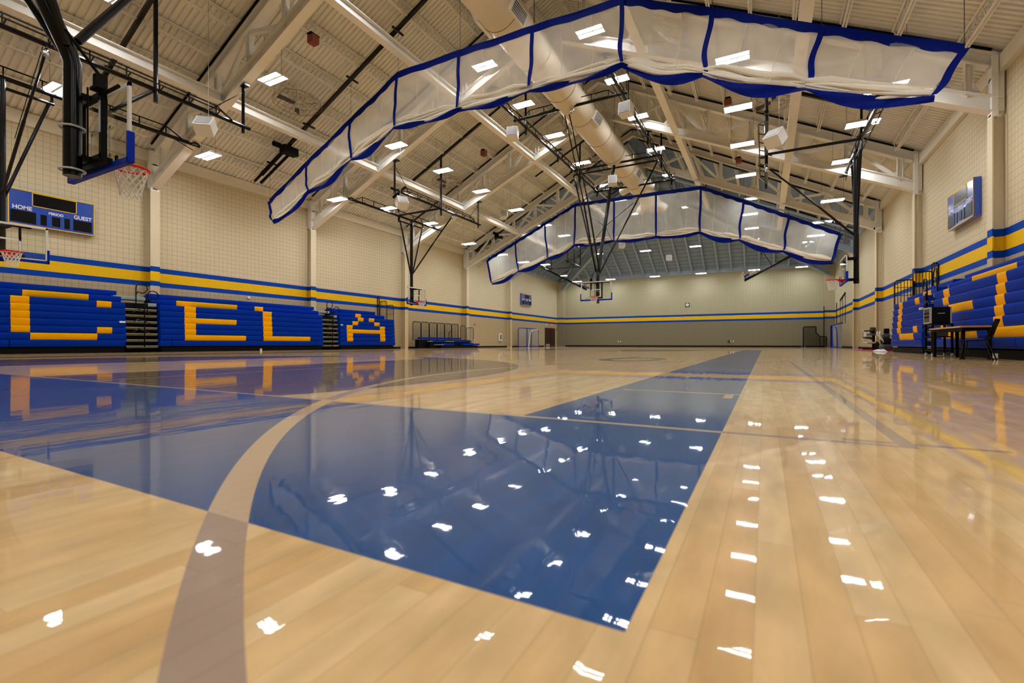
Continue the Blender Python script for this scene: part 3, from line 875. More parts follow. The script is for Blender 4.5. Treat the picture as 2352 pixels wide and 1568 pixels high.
# ------------------------------------------------------------------ divider curtains
def curtain(y, zt_pts, zb_pts, label, seed):
    """zt_pts / zb_pts: (x, z) of the top edge and hem at every seam"""
    rnd = random.Random(seed)
    t = thing('divider_curtain', (0, y, 0), label, 'curtain', 'raised mesh divider curtains')
    n_ = len(zt_pts)
    ph = [rnd.uniform(0, 6.28) for _ in range(12)]
    def fold(x_, v):      # y displacement of the cloth
        return (.05 * math.sin(1.9 * x_ + ph[0]) + .03 * math.sin(4.3 * x_ + ph[1])) * (.4 + v) + .09 * v * v * math.sin(2.6 * x_ + 5 * v + ph[2])
    def edge(pts, i, u):
        a, b = pts[i], pts[i + 1]; return (a[0] + (b[0] - a[0]) * u, a[1] + (b[1] - a[1]) * u)
    for i in range(n_ - 1):
        steep = abs(zt_pts[i][1] - zt_pts[i + 1][1]) > .5
        sag = .16 if steep else .1
        def P(u, v, i=i):
            a = edge(zt_pts, i, u); b = edge(zb_pts, i, u)
            zb = b[1] + .18 + (-sag * math.sin(math.pi * u))
            x_ = a[0] + (b[0] - a[0]) * v; z_ = a[1] - .1 + (zb - a[1] + .1) * v
            if steep: z_ -= .1 * math.sin(math.pi * u) * v
            return (x_, fold(x_, v) * (1 if 0.02 < v else .3), z_)
        MB().grid(P, 26, 14).build('mesh_panel', M['net'], t, smooth=True)
        # sewn seams inside the panel
        mb = MB()
        for uu in (.33, .68):
            pts = [P(uu + .012 * math.sin(5 * v + i), v) for v in [k / 8 for k in range(9)]]
            mb.tube(pts, .009, 4)
        split_build(mb, 'sewn_seam', M['rope'], t)
        # gathered cloth rolls along the hem
        mb = MB()
        for s_ in range(5):
            p1_, p2_, am = rnd.uniform(0, 6), rnd.uniform(0, 6), rnd.uniform(.02, .05)
            zo = .05 + .075 * s_; yo = rnd.uniform(-.1, .1); fq = rnd.uniform(1.2, 3)
            pts = []; rr = []
            for k in range(15):
                u = k / 14; b = edge(zb_pts, i, u)
                pin = min(1, 5 * min(u, 1 - u))
                pts.append((b[0], yo * pin + am * math.sin(fq * 2 * u + p1_), b[1] + zo * (.55 + .45 * pin) - sag * math.sin(math.pi * u) + am * math.sin(fq * 3 * u + p2_) * pin))
                rr.append((.055 + .03 * math.sin(4 * u + p2_)) * (.45 + .55 * pin) + .012)
            mb.tube(pts, rr, 8)
        mb.build('gathered_cloth', M['gather'], t, smooth=True)
        # hem band
        def H(u, v, i=i):
            b = edge(zb_pts, i, u); w_ = .2 + .12 * math.sin(math.pi * u) * (1.4 if steep else .4)
            z_ = b[1] + .04 - sag * math.sin(math.pi * u) - w_ * v
            return (b[0], -.03 + .08 * math.sin(3 * b[0] + 4 * v + ph[4]) - .09 * v, z_)
        MB().grid(H, 16, 4).build('hem_band', M['navy'], t, smooth=True)
        # top band, scalloped along the lower edge
        def T(u, v, i=i):
            a = edge(zt_pts, i, u)
            w_ = .27 + (.03 * math.sin(u * 24 + i) if steep else .01 * math.sin(u * 18))
            return (a[0], -.03 - .02 * math.sin(9 * u), a[1] + .04 - w_ * v)
        MB().grid(T, 24, 2).build('top_band', M['navy'], t, smooth=True)
    for i in range(n_):
        a, b = zt_pts[i], zb_pts[i]
        amp = .0 if i in (3, 4, 5) else (.09 if i in (1, 2, 7, 8) else .05)
        w_ = .075
        if i in (0, n_ - 1): w_ = .09
        def V(u, v, a=a, b=b, amp=amp, w_=w_, i=i):
            x_ = a[0] + (b[0] - a[0]) * v + amp * math.sin(7 * v + i) * v; z_ = a[1] - .08 + (b[1] - a[1] + .08) * v
            k = max(0, v - .8) / .2
            return (x_ + (u - .5) * 2 * w_ * (1 - .35 * k), -.09 + fold(x_, v) * .8 - .1 * k + .04 * math.sin(14 * v) * v, z_)
        MB().grid(V, 2, 22).build('strap', M['navy'], t, smooth=True)
    mb = MB()
    mb.tube([(p[0], 0, p[1]) for p in zt_pts], .035, 8)
    mb.build('batten', M['navy'], t, smooth=True)
    mb = MB()
    for x_, z_ in zt_pts:
        mb.tube([(x_, 0, z_), (x_, 0, roof(x_) - .7)], .008, 4)
    split_build(mb, 'lift_cable', M['darkgrey'], t)
    mb = MB()
    for sx in (-1, 1):
        f = lambda q_: (sx * q_, 0, roof(q_) - .6)
        mb.bar(f(.4), f(13.6), .13, .13)
        for q_ in (1.6, 4.7, 7.3, 10.1, 12.7):
            c_ = f(q_); mb.box(c_[0] - .04, c_[0] + .04, -.32, .32, c_[2] - .12, c_[2] - .06)
    mb.build('lift_pipe', M['black'], t)
    mb = MB()
    c_ = (-11.6, .1, roof(11.6) - .72)
    mb.box(c_[0] - .2, c_[0] + .2, -.3, .45, c_[2] - .25, c_[2] + .1)
    mb.tube([(c_[0], -.4, c_[2]), (c_[0], -.75, c_[2])], .12, 10)
    for yy in (-.16, .16): mb.bar((-11.7, yy, roof(11.7) - .85), (-13.9, yy, roof(13.9) - .78), .09, .09)
    mb.build('winch_motor', M['matt'], t)
    return t
curtain(14.95, [(-12.94, 7.44), (-10.24, 8.82), (-7.38, 10.2), (-4.67, 11.5), (-1.6, 11.5), (1.5, 11.45), (4.65, 11.36), (7.3, 10.12), (9.98, 8.76), (12.82, 7.4)],
        [(-12.6, 6.38), (-10.09, 7.42), (-7.33, 8.45), (-4.8, 9.32), (-1.64, 9.28), (1.44, 9.26), (4.65, 9.24), (7.04, 8.28), (9.61, 7.25), (12.25, 6.35)],
        'near white mesh divider curtain with blue straps, raised under the roof', 3)
curtain(35.3, [(-12.66, 7.7), (-9.92, 8.95), (-7.19, 10.2), (-4.55, 11.4), (-1.44, 11.36), (1.66, 11.36), (4.71, 11.32), (7.39, 9.97), (10.01, 8.61), (12.75, 7.18)],
        [(-12.22, 5.6), (-9.63, 6.5), (-6.95, 7.32), (-4.62, 8.2), (-1.44, 8.2), (1.66, 8.17), (4.65, 8.15), (7.1, 7.4), (9.67, 6.4), (12.3, 5.45)],
        'far white mesh divider curtain with blue straps, raised beyond mid gym', 5)
for sx in (-1, 1):     # pale rail of the far curtain on the frame
    o = MB().bar((sx * 1.0, 35.45, chord_c(1.0) - .5), (sx * 13.8, 35.45, chord_c(13.8) - .5), .1, .1).build('curtain_rail', M['hipsteel'])
    tag(o, 'pale grey rail above the %s half of the far curtain' % ('left' if sx < 0 else 'right'), 'rail', 'rails above the far curtain')
    mb = MB()
    for q_ in (2.5, 5, 7.5, 10, 12.5): mb.bar((sx * q_, 35.45, chord_c(q_) - .2), (sx * q_, 35.45, chord_c(q_) - .75), .06, .06, (0, 1, 0))
    split_build(mb, 'bracket', M['darkgrey'], o)

# ------------------------------------------------------------------ bleachers
RH = 0.25; RB = 0.235
def row_x(sx, r):
    base = -13.6 if sx < 0 else 13.3
    return base + sx * (0.015 * r + (0.33 if r == 8 else 0.7 if r == 9 else 0))
def seat_prof(sx):
    """(outward offset, z) : outward = towards the court"""
    return [(-.46, .0), (-.02, .0), (-.008, .012), (.008, .1), (.016, .17), (.017, .205), (.011, .232), (-.012, .243), (-.46, .243)]
def seat_block(mb, sx, r, ya, yb):
    x0 = row_x(sx, r); z0 = RB + RH * (r - 1)
    pts = seat_prof(sx); k = len(mb.v); n_ = len(pts)
    for yy in (ya, yb):
        for a, z_ in pts: mb.v.append((x0 - sx * a, yy, z0 + z_ + .003))
    for i in range(n_):
        j = (i + 1) % n_; mb.f.append((k + i, k + j, k + n_ + j, k + n_ + i))
    mb.f.append(tuple(k + i for i in range(n_))); mb.f.append(tuple(k + n_ + i for i in reversed(range(n_))))
def guard(parent, x0, x1, y, z0, z1, bars=6, mids=(), along='x'):
    mb = MB()
    def P(u, z): return (x0 + (x1 - x0) * u, y, z) if along == 'x' else (y, x0 + (x1 - x0) * u, z)
    e = .08 / max(.2, abs(x1 - x0)); e = min(e, .3)
    mb.tube([P(0, z0), P(0, z1 - .08), P(e, z1), P(1 - e, z1), P(1, z1 - .08), P(1, z0)], .026, 6)
    for i in range(1, bars): mb.tube([P(i / bars, z0), P(i / bars, z1)], .013, 5)
    for z_ in mids: mb.tube([P(0, z_), P(1, z_)], .012, 5)
    return mb.build('guard_rail', M['black'], parent, smooth=True)
def bleacher(sx, ya, yb, rows, yellow, label, rails=None, top_ext=(0, 0), split=()):
    t = thing('bleacher_bank', (0, 0, 0), label, 'bleachers', 'retracted blue bleachers')
    for r in range(1, rows + 1):
        a_, b_ = ya, yb
        if r >= 8: a_, b_ = ya - top_ext[0] * (1 if r == 8 else .55), yb + top_ext[1] * (1 if r == 8 else .55)
        if rails and r >= 8: 
            if rails == 'far': b_ = yb - (.55 if r == 8 else 1.05)
        if r == 1: a_ -= .03
        cuts = sorted(yellow.get(r, []))
        cur = a_; mb = MB()
        for (c0, c1) in cuts + [(b_, None)]:
            if c0 - cur > .02:
                if r == 1 and split:
                    q_ = cur
                    for s_ in list(split) + [c0]:
                        if q_ < s_ <= c0: seat_block(mb, sx, r, q_, s_ - .025); q_ = s_
                else: seat_block(mb, sx, r, cur, c0 - .001)
            if c1 is not None: cur = c1
        split_build(mb, 'seat_row', M['blue'], t, smooth=True)
        for (c0, c1) in cuts:
            m2 = MB(); seat_block(m2, sx, r, c0, c1)
            o = m2.build('seat_panel', M['gold'], t, smooth=True); o['label'] = 'gold seat section'
    xf = row_x(sx, 1)
    def B(a, b): return sorted((xf + sx * a, xf + sx * b))
    wall = (XL + .04 if sx < 0 else XR - .04)
    mb = MB(); a, b = sorted((xf + sx * .2, wall)); 
    mb.box(a, b, ya + .02, yb - .02, .06, RB + RH * 7 - .04)
    a, b = sorted((row_x(sx, 8) + sx * .12, wall)); mb.box(a, b, ya + .02, yb - .6 if rails else yb - .02, 1.9, RB + RH * 8 - .05)
    a, b = sorted((row_x(sx, 9) + sx * .12, wall)); mb.box(a, b, ya + .02, yb - 1.1 if rails else yb - .02, 2.1, RB + RH * 9 - .06)
    mb.build('understructure', M['matt'], t)
    mb = MB(); a, b = sorted((xf + sx * .05, xf + sx * .4)); mb.box(a, b, ya + .05, yb - .05, .0, .2); mb.build('kick_panel', M['matt'], t)
    if sx > 0:
        mb = MB()
        for r in range(1, 8):
            x0 = row_x(sx, r)
            for yy in (ya - .004, yb + .004):
                pass
    if rails == 'far':
        wl = XL if sx < 0 else XR
        x1 = xf + sx * .1
        f = lambda u: x1 + (wl - x1) * u
        guard(t, f(0), f(.46), yb - .05, 1.98, 2.98, 6, (2.68, 2.35))
        guard(t, f(.42), f(.87), yb - .12, 2.0, 3.28, 6)
        guard(t, f(.84), f(.98), yb - .2, 2.0, 3.6, 3)
    return t
YA = {2: [(6.5, 8.35)], 3: [(6.03, 6.5), (8.35, 8.82)], 4: [(6.03, 6.5)], 5: [(6.03, 6.5)], 6: [(6.03, 6.5)], 7: [(6.03, 6.5), (8.36, 8.82)], 8: [(6.42, 8.24)]}
for r, l in ((2, [(2.0, 4.1)]), (4, [(1.6, 2.05)]), (5, [(1.6, 2.05), (3.6, 4.5)]), (6, [(1.6, 2.05)])): YA[r] = YA.get(r, []) + l
YB = {8: [(11.28, 13.98), (14.87, 15.33)], 7: [(11.43, 11.9), (15.08, 15.57)], 6: [(11.43, 11.9), (15.08, 15.57)], 5: [(11.42, 13.72), (15.08, 15.57)], 4: [(11.42, 11.88), (15.08, 15.57)], 3: [(11.42, 11.88), (15.08, 15.57)], 2: [(11.42, 14.16), (15.08, 17.85)]}
YC = {8: [(21.52, 21.99)], 7: [(21.4, 21.87), (22.33, 22.8)], 6: [(20.95, 21.42), (22.79, 23.26)], 5: [(20.48, 20.95), (23.27, 23.74)], 4: [(20.48, 23.74)], 3: [(20.48, 20.95), (23.27, 23.74)], 2: [(20.48, 20.95), (23.27, 23.74)]}
YR1 = {2: [(21.64, 23.64)], 3: [(21.23, 21.75), (23.5, 24.08)], 4: [(23.5, 24.08)], 5: [(23.5, 24.08)], 6: [(23.5, 24.08)], 7: [(21.23, 21.78), (23.5, 24.08)], 8: [(21.33, 22.28)]}
YR2 = {8: [(14.99, 17.66)], 7: [(14.49, 14.97), (18.2, 18.7)], 6: [(14.49, 14.97), (18.2, 18.7)], 5: [(14.49, 14.97), (16.33, 18.13)], 4: [(14.49, 14.97)], 3: [(14.49, 14.97), (18.2, 18.7)], 2: [(11.6, 14.97), (15.9, 18.6)]}
bleacher(-1, .4, 9.27, 9, YA, 'left bleacher bank with a gold C, first from the camera', split=(3, 6))
bleacher(-1, 10.48, 18.74, 9, YB, 'left bleacher bank with gold E and L letters between the two aisles', split=(10.9, 12.2, 16.3, 18.2))
bleacher(-1, 19.98, 24.67, 9, YC, 'left bleacher bank with a gold A and railings at its far end', rails='far')
bleacher(1, 20.62, 24.95, 9, YR1, 'small right bleacher bank beyond the equipment cart, railings at its far end', rails='far')
bleacher(1, 9.6, 19.57, 9, YR2, 'right bleacher bank with gold blocks behind the table and chair', split=(13.8, 16.9))
# small labels stuck on the seat fronts
for nm, x_, ya, yb, z_, lb in (('notice_sticker', -13.7, 9.05, 9.24, 1.17, 'small white sticker on the gold C bank beside the near aisle'),
                              ('notice_sticker', -13.7, 20.02, 20.15, 1.44, 'small white sticker on the gold A bank beside the far aisle')):
    o = MB().box(x_ - .0, x_ + .085, ya, yb, z_, z_ + .07).build(nm, M['white']); tag(o, lb, 'sticker')
o = MB().box(13.29, 13.4, 20.66, 20.8, 1.5, 1.58).build('notice_sticker', M['white']); tag(o, 'small white sticker on the small right bleacher bank near its aisle', 'sticker')

def aisle(sx, ya, yb, label):
    t = thing('bleacher_aisle', (0, 0, 0), label, 'aisle steps', 'aisle steps between bleacher banks')
    xf = row_x(sx, 1)
    mb = MB(); wall = (XL + .04 if sx < 0 else XR - .04)
    a, b = sorted((xf + sx * .32, wall)); mb.box(a, b, ya + .01, yb - .01, .05, 2.0); mb.build('understructure', M['matt'], t)
    for r in range(1, 8):
        z0 = RB + RH * (r - 1)
        x0 = xf + sx * (.08 + .02 * r)
        a, b = sorted((x0, x0 + sx * .34))
        o = MB().box(a, b, ya + .02, yb - .02, z0 + .0, z0 + .035).build('tread', M['alu'], t)
        a, b = sorted((x0 + sx * .01, x0 + sx * .05))
        MB().box(a, b, ya + .02, yb - .02, z0 - .05, z0 - .03).build('nosing', M['alugold'], t)
        a, b = sorted((x0 + sx * .04, x0 + sx * .3)); MB().box(a, b, ya + .02, yb - .02, z0 - .03, z0).build('riser', M['matt'], t)
    for r, w_ in ((8, .45), (9, .9)):
        z0 = RB + RH * (r - 1) - .07
        x0 = xf + sx * (.3 if r == 8 else .6)
        a, b = sorted((x0, x0 + sx * .4))
        ya_, yb_ = (ya + .1, ya + w_) if r == 8 else (ya - .2, yb - .25)
        if r == 8: ya_, yb_ = yb - .32, yb + .02
        MB().box(a, b, ya_, yb_, z0 - .03, z0 + .12).build('end_cap', M['greyplastic'], t, bevel=.03)
    # P shaped handrails
    for k, (yo, zb, xo) in enumerate(((.35, 2.0, .25), (.62, 1.7, .05))):
        x0 = xf + sx * xo; yy = ya + (yb - ya) * yo
        pts = [(x0, yy, zb - .2), (x0, yy, zb + .45)]
        cz_ = zb + .62; rr = .2
        for j in range(15):
            a = math.pi * (1.02 - j / 14 * 1.75)
            pts.append((x0 - sx * .0, yy + rr + rr * math.cos(a) * 1.0, cz_ + rr * math.sin(a)))
        pts.append((x0, yy + .02, zb + .38))
        m2 = MB(); m2.tube(pts, .022, 7); m2.build('hand_rail', M['black'], t, smooth=True)
    m2 = MB()
    for k in range(3):
        zz = .9 + k * .4; x0 = xf - sx * .02; yy = (ya + yb) / 2 - .1
        pts = [(x0, yy - .3, zz - .1), (x0, yy - .1, zz + .04), (x0, yy + .12, zz - .03), (x0, yy + .3, zz - .12)]
        m2.tube(pts, .018, 6)
    m2.tube([(xf - sx * .0, (ya + yb) / 2 + .02, .2), (xf, (ya + yb) / 2 + .02, 2.0)], .024, 6)
    m2.build('hand_rail', M['black'], t, smooth=True)
aisle(-1, 9.3, 10.45, 'black aisle steps with curved handrails between the gold C and the gold E')
aisle(-1, 18.77, 19.95, 'black aisle steps with curved handrails between the gold L and the gold A')
aisle(1, 19.6, 20.59, 'black aisle steps behind the equipment cart on the right side')

# low tip-up bleacher at far left
t = thing('low_bleacher', (-13.8, 31.0, 0), 'low three-row blue bleacher with black railings behind it, past the gold A', 'bleachers')
def lowrow(segs, x_, z_):
    for a, b in segs:
        MB().box(x_ - .28, x_, a - 31, b - 31, z_ - .14, z_).build('seat_row', M['blue'], t, bevel=.02)
lowrow([(27.9, 33.3)], -.25, .84); lowrow([(28.9, 30.5), (31.7, 34.3)], .12, .6); lowrow([(29.8, 31.2), (32.5, 35.0)], .5, .36)
MB().box(-.6, -.25, -3.3, 3.6, .0, .66).build('understructure', M['matt'], t)
MB().box(-.25, .1, -2.4, 3.6, .0, .42).build('understructure', M['matt'], t)
MB().box(.1, .45, -1.5, 3.8, .0, .2).build('understructure', M['matt'], t)
for a, b in ((-2.5, -2.1), (-.45, .7)): MB().box(-.1, .12, a, b, .5, .56).build('end_cap', M['greyplastic'], t)
MB().box(.25, .5, -2.1, -1.2, .25, .3).build('end_cap', M['greyplastic'], t)
yy = -3.45
for i in range(6): guard(t, yy, yy + .93, -.7, .6, 2.0, 7, along='y'); yy += 1.0
guard(t, -.7, -.25, 2.85, .6, 1.9, 3); guard(t, -.4, .3, 3.3, .5, 1.72, 5)
m2 = MB(); pts = [(-.1, .25, .4), (-.1, .3, 1.05)] + [(-.1, .5 + .2 * math.cos(a), 1.15 + .2 * math.sin(a)) for a in [math.pi - .3 * k for k in range(16)]]
m2.tube(pts, .02, 6); m2.build('hand_rail', M['black'], t, smooth=True)

# ------------------------------------------------------------------ scoreboards
def text(body, size, x_, z_, y_, parent, sx=1.0, m='letter', name='lettering', off=.004, align='CENTER'):
    cu = bpy.data.curves.new(name, 'FONT'); cu.body = body; cu.size = size; cu.align_x = align
    cu.extrude = .003; cu.offset = off
    o = bpy.data.objects.new(name, cu); COL.objects.link(o); cu.materials.append(M[m])
    dg = bpy.context.evaluated_depsgraph_get()
    me = bpy.data.meshes.new_from_object(o.evaluated_get(dg)); bpy.data.objects.remove(o)
    me.materials.clear(); me.materials.append(M[m])
    o = bpy.data.objects.new(name, me); COL.objects.link(o)
    o.parent = parent; o.location = (x_, y_, z_); o.rotation_euler = (R(90), 0, 0); o.scale = (sx, 1, 1)
    return o
def scoreboard(loc, rz, label):
    W, H = 2.44, 1.26
    t = thing('scoreboard', loc, label, 'scoreboard', 'blue and yellow scoreboards', rz)
    b = MB().box(-W / 2, W / 2, -.2, 0, 0, H).build('cabinet', M['sbblue'], t)
    def fr(x0, x1, z0, z1, w_, m_):
        mb = MB()
        for a in ((x0, x1, z0, z0 + w_), (x0, x1, z1 - w_, z1), (x0, x0 + w_, z0, z1), (x1 - w_, x1, z0, z1)): mb.box(a[0], a[1], -.21, -.198, a[2], a[3])
        return mb.build('trim', M[m_], t)
    fr(-W / 2, W / 2, 0, H, .03, 'sbyellow')
    fx = lambda u: -W / 2 + u * W
    fz = lambda v: H * (1 - v)
    fr(fx(.255), fx(.775), fz(.42), fz(.03), .025, 'sbyellow')
    for u0, u1, v0, v1 in ((.27, .76, .05, .40), (.025, .30, .60, .93), (.35, .42, .62, .92), (.48, .575, .63, .9), (.625, .69, .61, .92), (.735, .965, .60, .92)):
        mb = MB().box(fx(u0), fx(u1), -.212, -.199, fz(v1), fz(v0)); mb.build('display', M['sbblack'], t)
    text('HOME', .2, fx(.15), fz(.565), -.205, t, .92); text('GUEST', .2, fx(.85), fz(.565), -.205, t, .92)
    text('PERIOD', .125, fx(.527), fz(.575), -.205, t, 1.0, off=.003)
    return t
scoreboard((XL, 7.5, 4.62), R(90), 'scoreboard high on the left wall, nearest the camera')
scoreboard((XL, 47.38, 4.62), R(90), 'scoreboard far down the left wall above the soccer goal')
scoreboard((XR, 21.75, 4.48), R(-90), 'scoreboard on the right wall above the bleachers')

# ------------------------------------------------------------------ things on the walls
t = thing('wall_clock', (.8, Y1, 4.8), 'round clock in a square black frame on the end wall', 'clock')
MB().box(-.22, .22, -.06, 0, -.22, .22).build('frame', M['darkgrey'], t, bevel=.01)
MB().tube([(0, -.06, 0), (0, -.07, 0)], .18, 24).build('dial', M['white'], t)
MB().bar((0, -.075, 0), (.09, -.075, .04), .012, .004, (0, 1, 0)).build('clock_hand', M['matt'], t)
MB().bar((0, -.075, 0), (-.02, -.075, .13), .01, .004, (0, 1, 0)).build('clock_hand', M['matt'], t)
for x_, k in ((-7.1, 'left'), (5.45, 'right')):
    t = thing('wall_outlet', (x_, Y1, .62), 'pair of white outlets low on the %s half of the end wall' % k, 'outlet')
    for s_ in (-.14, .14): MB().box(s_ - .05, s_ + .05, -.012, 0, -.08, .08).build('cover_plate', M['white'], t)
    if k == 'right': MB().box(-.42, -.2, -.05, 0, -.14, .1).build('grey_box', M['darkgrey'], t)
def wall_box(name, x_, y_, z0, z1, wd, m_, label, cat, side=-1, dep=.1, slot=None):
    xw = XL if side < 0 else XR
    t = thing(name, (xw, y_, z0), label, cat)
    a, b = sorted((0, -side * dep)); MB().box(a, b, -wd / 2, wd / 2, 0, z1 - z0).build('casing', M[m_], t, bevel=.008)
    if slot:
        a, b = sorted((-side * dep, -side * (dep + .012))); MB().box(a, b, -wd * .22, wd * .22, (z1 - z0) * .2, (z1 - z0) * .82).build('window', M[slot], t)
    return t
wall_box('defibrillator_cabinet', 0, 41.6, .62, 1.4, .5, 'white', 'white wall cabinet with a dark slot on the far left wall', 'cabinet', -1, .15, 'darkgrey')
wall_box('defibrillator_cabinet', 0, 40.4, .6, 1.3, .5, 'white', 'white wall cabinet on the far right wall near the red mat', 'cabinet', 1, .15, 'darkgrey')
wall_box('fire_strobe', 0, 36.9, 2.05, 2.22, .22, 'grey', 'small grey alarm strobe left wall, past the low bleacher', 'alarm', -1, .1, 'matred')
wall_box('wall_outlet', 0, 36.8, .62, .74, .22, 'white', 'white outlet on the left wall beside the low bleacher', 'outlet', -1, .02)
wall_box('wall_outlet', 0, 42.9, .62, .74, .22, 'white', 'white outlet on the left wall right of the white cabinet', 'outlet', -1, .02)
wall_box('junction_box', 0, 15.2, 2.68, 2.82, .14, 'white', 'small white box under the stripes above the gold E bank', 'switch box', -1, .05)
wall_box('speaker_grille', 0, 56.45, 2.05, 2.25, .2, 'darkgrey', 'small dark round-cornered wall unit right of the brown door', 'wall unit', -1, .05)
wall_box('exit_sign', 0, 54.9, 2.62, 2.8, .3, 'exitred', 'small red exit sign over the brown door', 'sign', -1, .06)
wall_box('emergency_light', 0, 53.1, 2.6, 2.78, .3, 'white', 'small white twin emergency light over the brown door', 'light', -1, .08)
t = thing('security_camera', (14.62, 34.85, 7.15), 'small white security camera at the top of a right wall column', 'camera')
MB().box(-.22, .1, -.1, .1, -.08, .12).build('casing', M['white'], t, bevel=.02); MB().tube([(-.2, -.02, .02), (-.28, -.02, .02)], .06, 10).build('lens', M['matt'], t)
# door
o = struct(MB().box(XL, XL + .06, 52.75, 55.8, 0, 2.3).build('door_1', M['doorwood']))
MB().box(XL + .06, XL + .075, 54.25, 54.29, 0, 2.25).build('door_gap', M['matt'], o)
MB().box(XL + .06, XL + .1, 54.05, 54.1, .95, 1.15).build('door_handle', M['chrome'], o)
MB().box(XL + .06, XL + .068, 52.95, 54.1, .05, .3).build('kick_plate', M['grey'], o)
o = struct(MB().box(XR - .06, XR, 51.8, 54.6, 0, 2.3).build('door_2', M['doorwood']))
MB().box(XR - .1, XR - .06, 53.1, 53.16, .95, 1.15).build('door_handle', M['chrome'], o)

# soccer goals against the walls
t = thing('indoor_goal', (-14.5, 47.1, 0), 'blue framed goal with pale net standing by the far left wall', 'goal')
mb = MB()
mb.tube([(0, -2.45, 0), (0, -2.45, 1.85), (0, -2.38, 1.98), (0, -2.2, 2.03), (0, 2.55, 2.03), (0, 2.6, 1.95), (0, 2.6, 0)], .045, 8)
mb.tube([(.05, -.45, 0), (.05, -.45, 2.03)], .045, 8); mb.tube([(.1, .5, 0), (.1, .5, 1.75)], .04, 8); mb.tube([(0, -2.45, .04), (0, 2.6, .04)], .035, 6)
mb.build('goal_frame', M['bpad'], t, smooth=True)
mb = MB(); mb.tube([(.06, -.1, 0), (.06, .35, 1.6), (.06, .9, 1.85), (.06, 2.4, 1.98)], .06, 8); mb.build('folded_post', M['white'], t, smooth=True)
MB().grid(lambda u, v: (.01 + .03 * math.sin(9 * u), -2.42 + 5 * u, .05 + 1.96 * v), 16, 6).build('goal_net', M['goalnet'], t, smooth=True)
t = thing('indoor_goal', (14.1, 49.0, 0), 'blue framed goal with bright net standing by the far right wall', 'goal')
mb = MB()
mb.tube([(0, 4.2, 0), (0, 4.2, 1.9), (0, 4.1, 2.03), (0, -2.9, 2.03)], .045, 8); mb.tube([(-.05, 2.9, 0), (-.05, 2.9, 2.03)], .05, 8)
mb.tube([(-.05, -.6, 0), (-.05, -.5, 1.3), (-.05, .1, 1.75), (-.05, 1.0, 1.9)], .04, 8); mb.tube([(0, 4.2, .04), (0, -2.9, .04)], .035, 6)
mb.build('goal_frame', M['bpad'], t, smooth=True)
MB().grid(lambda u, v: (.02 + .04 * math.sin(8 * u + 3 * v), -2.8 + 5.7 * u, .05 + 1.93 * v), 16, 6).build('goal_net', M['goalnet'], t, smooth=True)

# pitching screen
t = thing('pitching_screen', (13.0, 56.2, 0), 'black L-shaped pitching screen with dark net by the end wall', 'net screen')
out = [(-.92, 0, .08), (-.92, 0, 1.95), (-.84, 0, 2.06), (.12, 0, 2.06), (.17, 0, 2.0), (.17, 0, 1.45), (.5, 0, 1.08), (.98, 0, 1.05), (1.06, 0, .97), (1.06, 0, .08)]
mb = MB(); mb.tube(out + [(-.92, 0, .08)], .045, 8); mb.tube([(.5, 0, 1.08), (.5, 0, .08)], .035, 6)
mb.build('screen_frame', M['matt'], t, smooth=True)
mb = MB(); mb.v += [(a, .02, c_) for a, b, c_ in out]; mb.f.append(tuple(range(len(out)))); mb.build('screen_net', M['mesh'], t)
for x_ in (-1.05, -.78): MB().tube([(x_, -.06, .09), (x_, .06, .09)], .09, 14).build('wheel', M['darkgrey'], t, smooth=True)

# black poles on the far right wall
for x_, y_, z0, z1, k in ((13.86, Y1 - .86, 0, 4.1, 'on the corner pier of the end wall'), (XR - .06, 54.9, 2.3, 4.3, 'on the right wall above the door')):
    o = MB().tube([(x_, y_, z0), (x_, y_, z1)], .035, 6).build('wall_pole', M['matt']); tag(o, 'slim black vertical pole ' + k, 'pole', 'slim black poles at the far right')
t = thing('wall_ladder_rail', (XR - .06, 51.3, 0), 'black bracket frame with three thin uprights on the far right wall', 'bracket')
mb = MB()
for y_, z_ in ((1.2, 4.35), (-.3, 4.55), (-1.9, 4.75)): mb.tube([(0, y_, 2.1), (0, y_, z_)], .022, 6)
mb.tube([(0, 1.2, 4.35), (0, -1.9, 4.75)], .05, 6); mb.build('upright', M['matt'], t)

# ------------------------------------------------------------------ hanging loudspeakers, fans, red boxes
def spk(loc, rz, tilt, label, s=.5):
    t = thing('loudspeaker', loc, label, 'loudspeaker', 'white ceiling loudspeakers', rz)
    t.rotation_euler = (tilt, 0, rz)
    MB().box(-s / 2, s / 2, -s * .42, s * .42, -s / 2, s / 2).build('cabinet', M['white'], t, bevel=.02)
    MB().box(-s * .4, s * .4, -s * .45, -s * .42, -s * .4, s * .4).build('speaker_grille', M['grey'], t)
    mb = MB()
    up = Vector((0, 0, 1)); 
    rm = Matrix.Rotation(rz, 4, 'Z') @ Matrix.Rotation(tilt, 4, 'X')
    wp = Vector(loc) + rm @ Vector((0, .1, s / 2)); top = roof(wp.x) if loc[1] < HIPY else min(roof(wp.x), roof(15.05) + SL * (Y1 - loc[1]))
    lp = rm.inverted() @ (Vector((wp.x, wp.y, top - .05)) - Vector(loc))
    mb.tube([(0, .1, s / 2), lp], .008, 4)
    mb.build('hanger_cable', M['grey'], t)
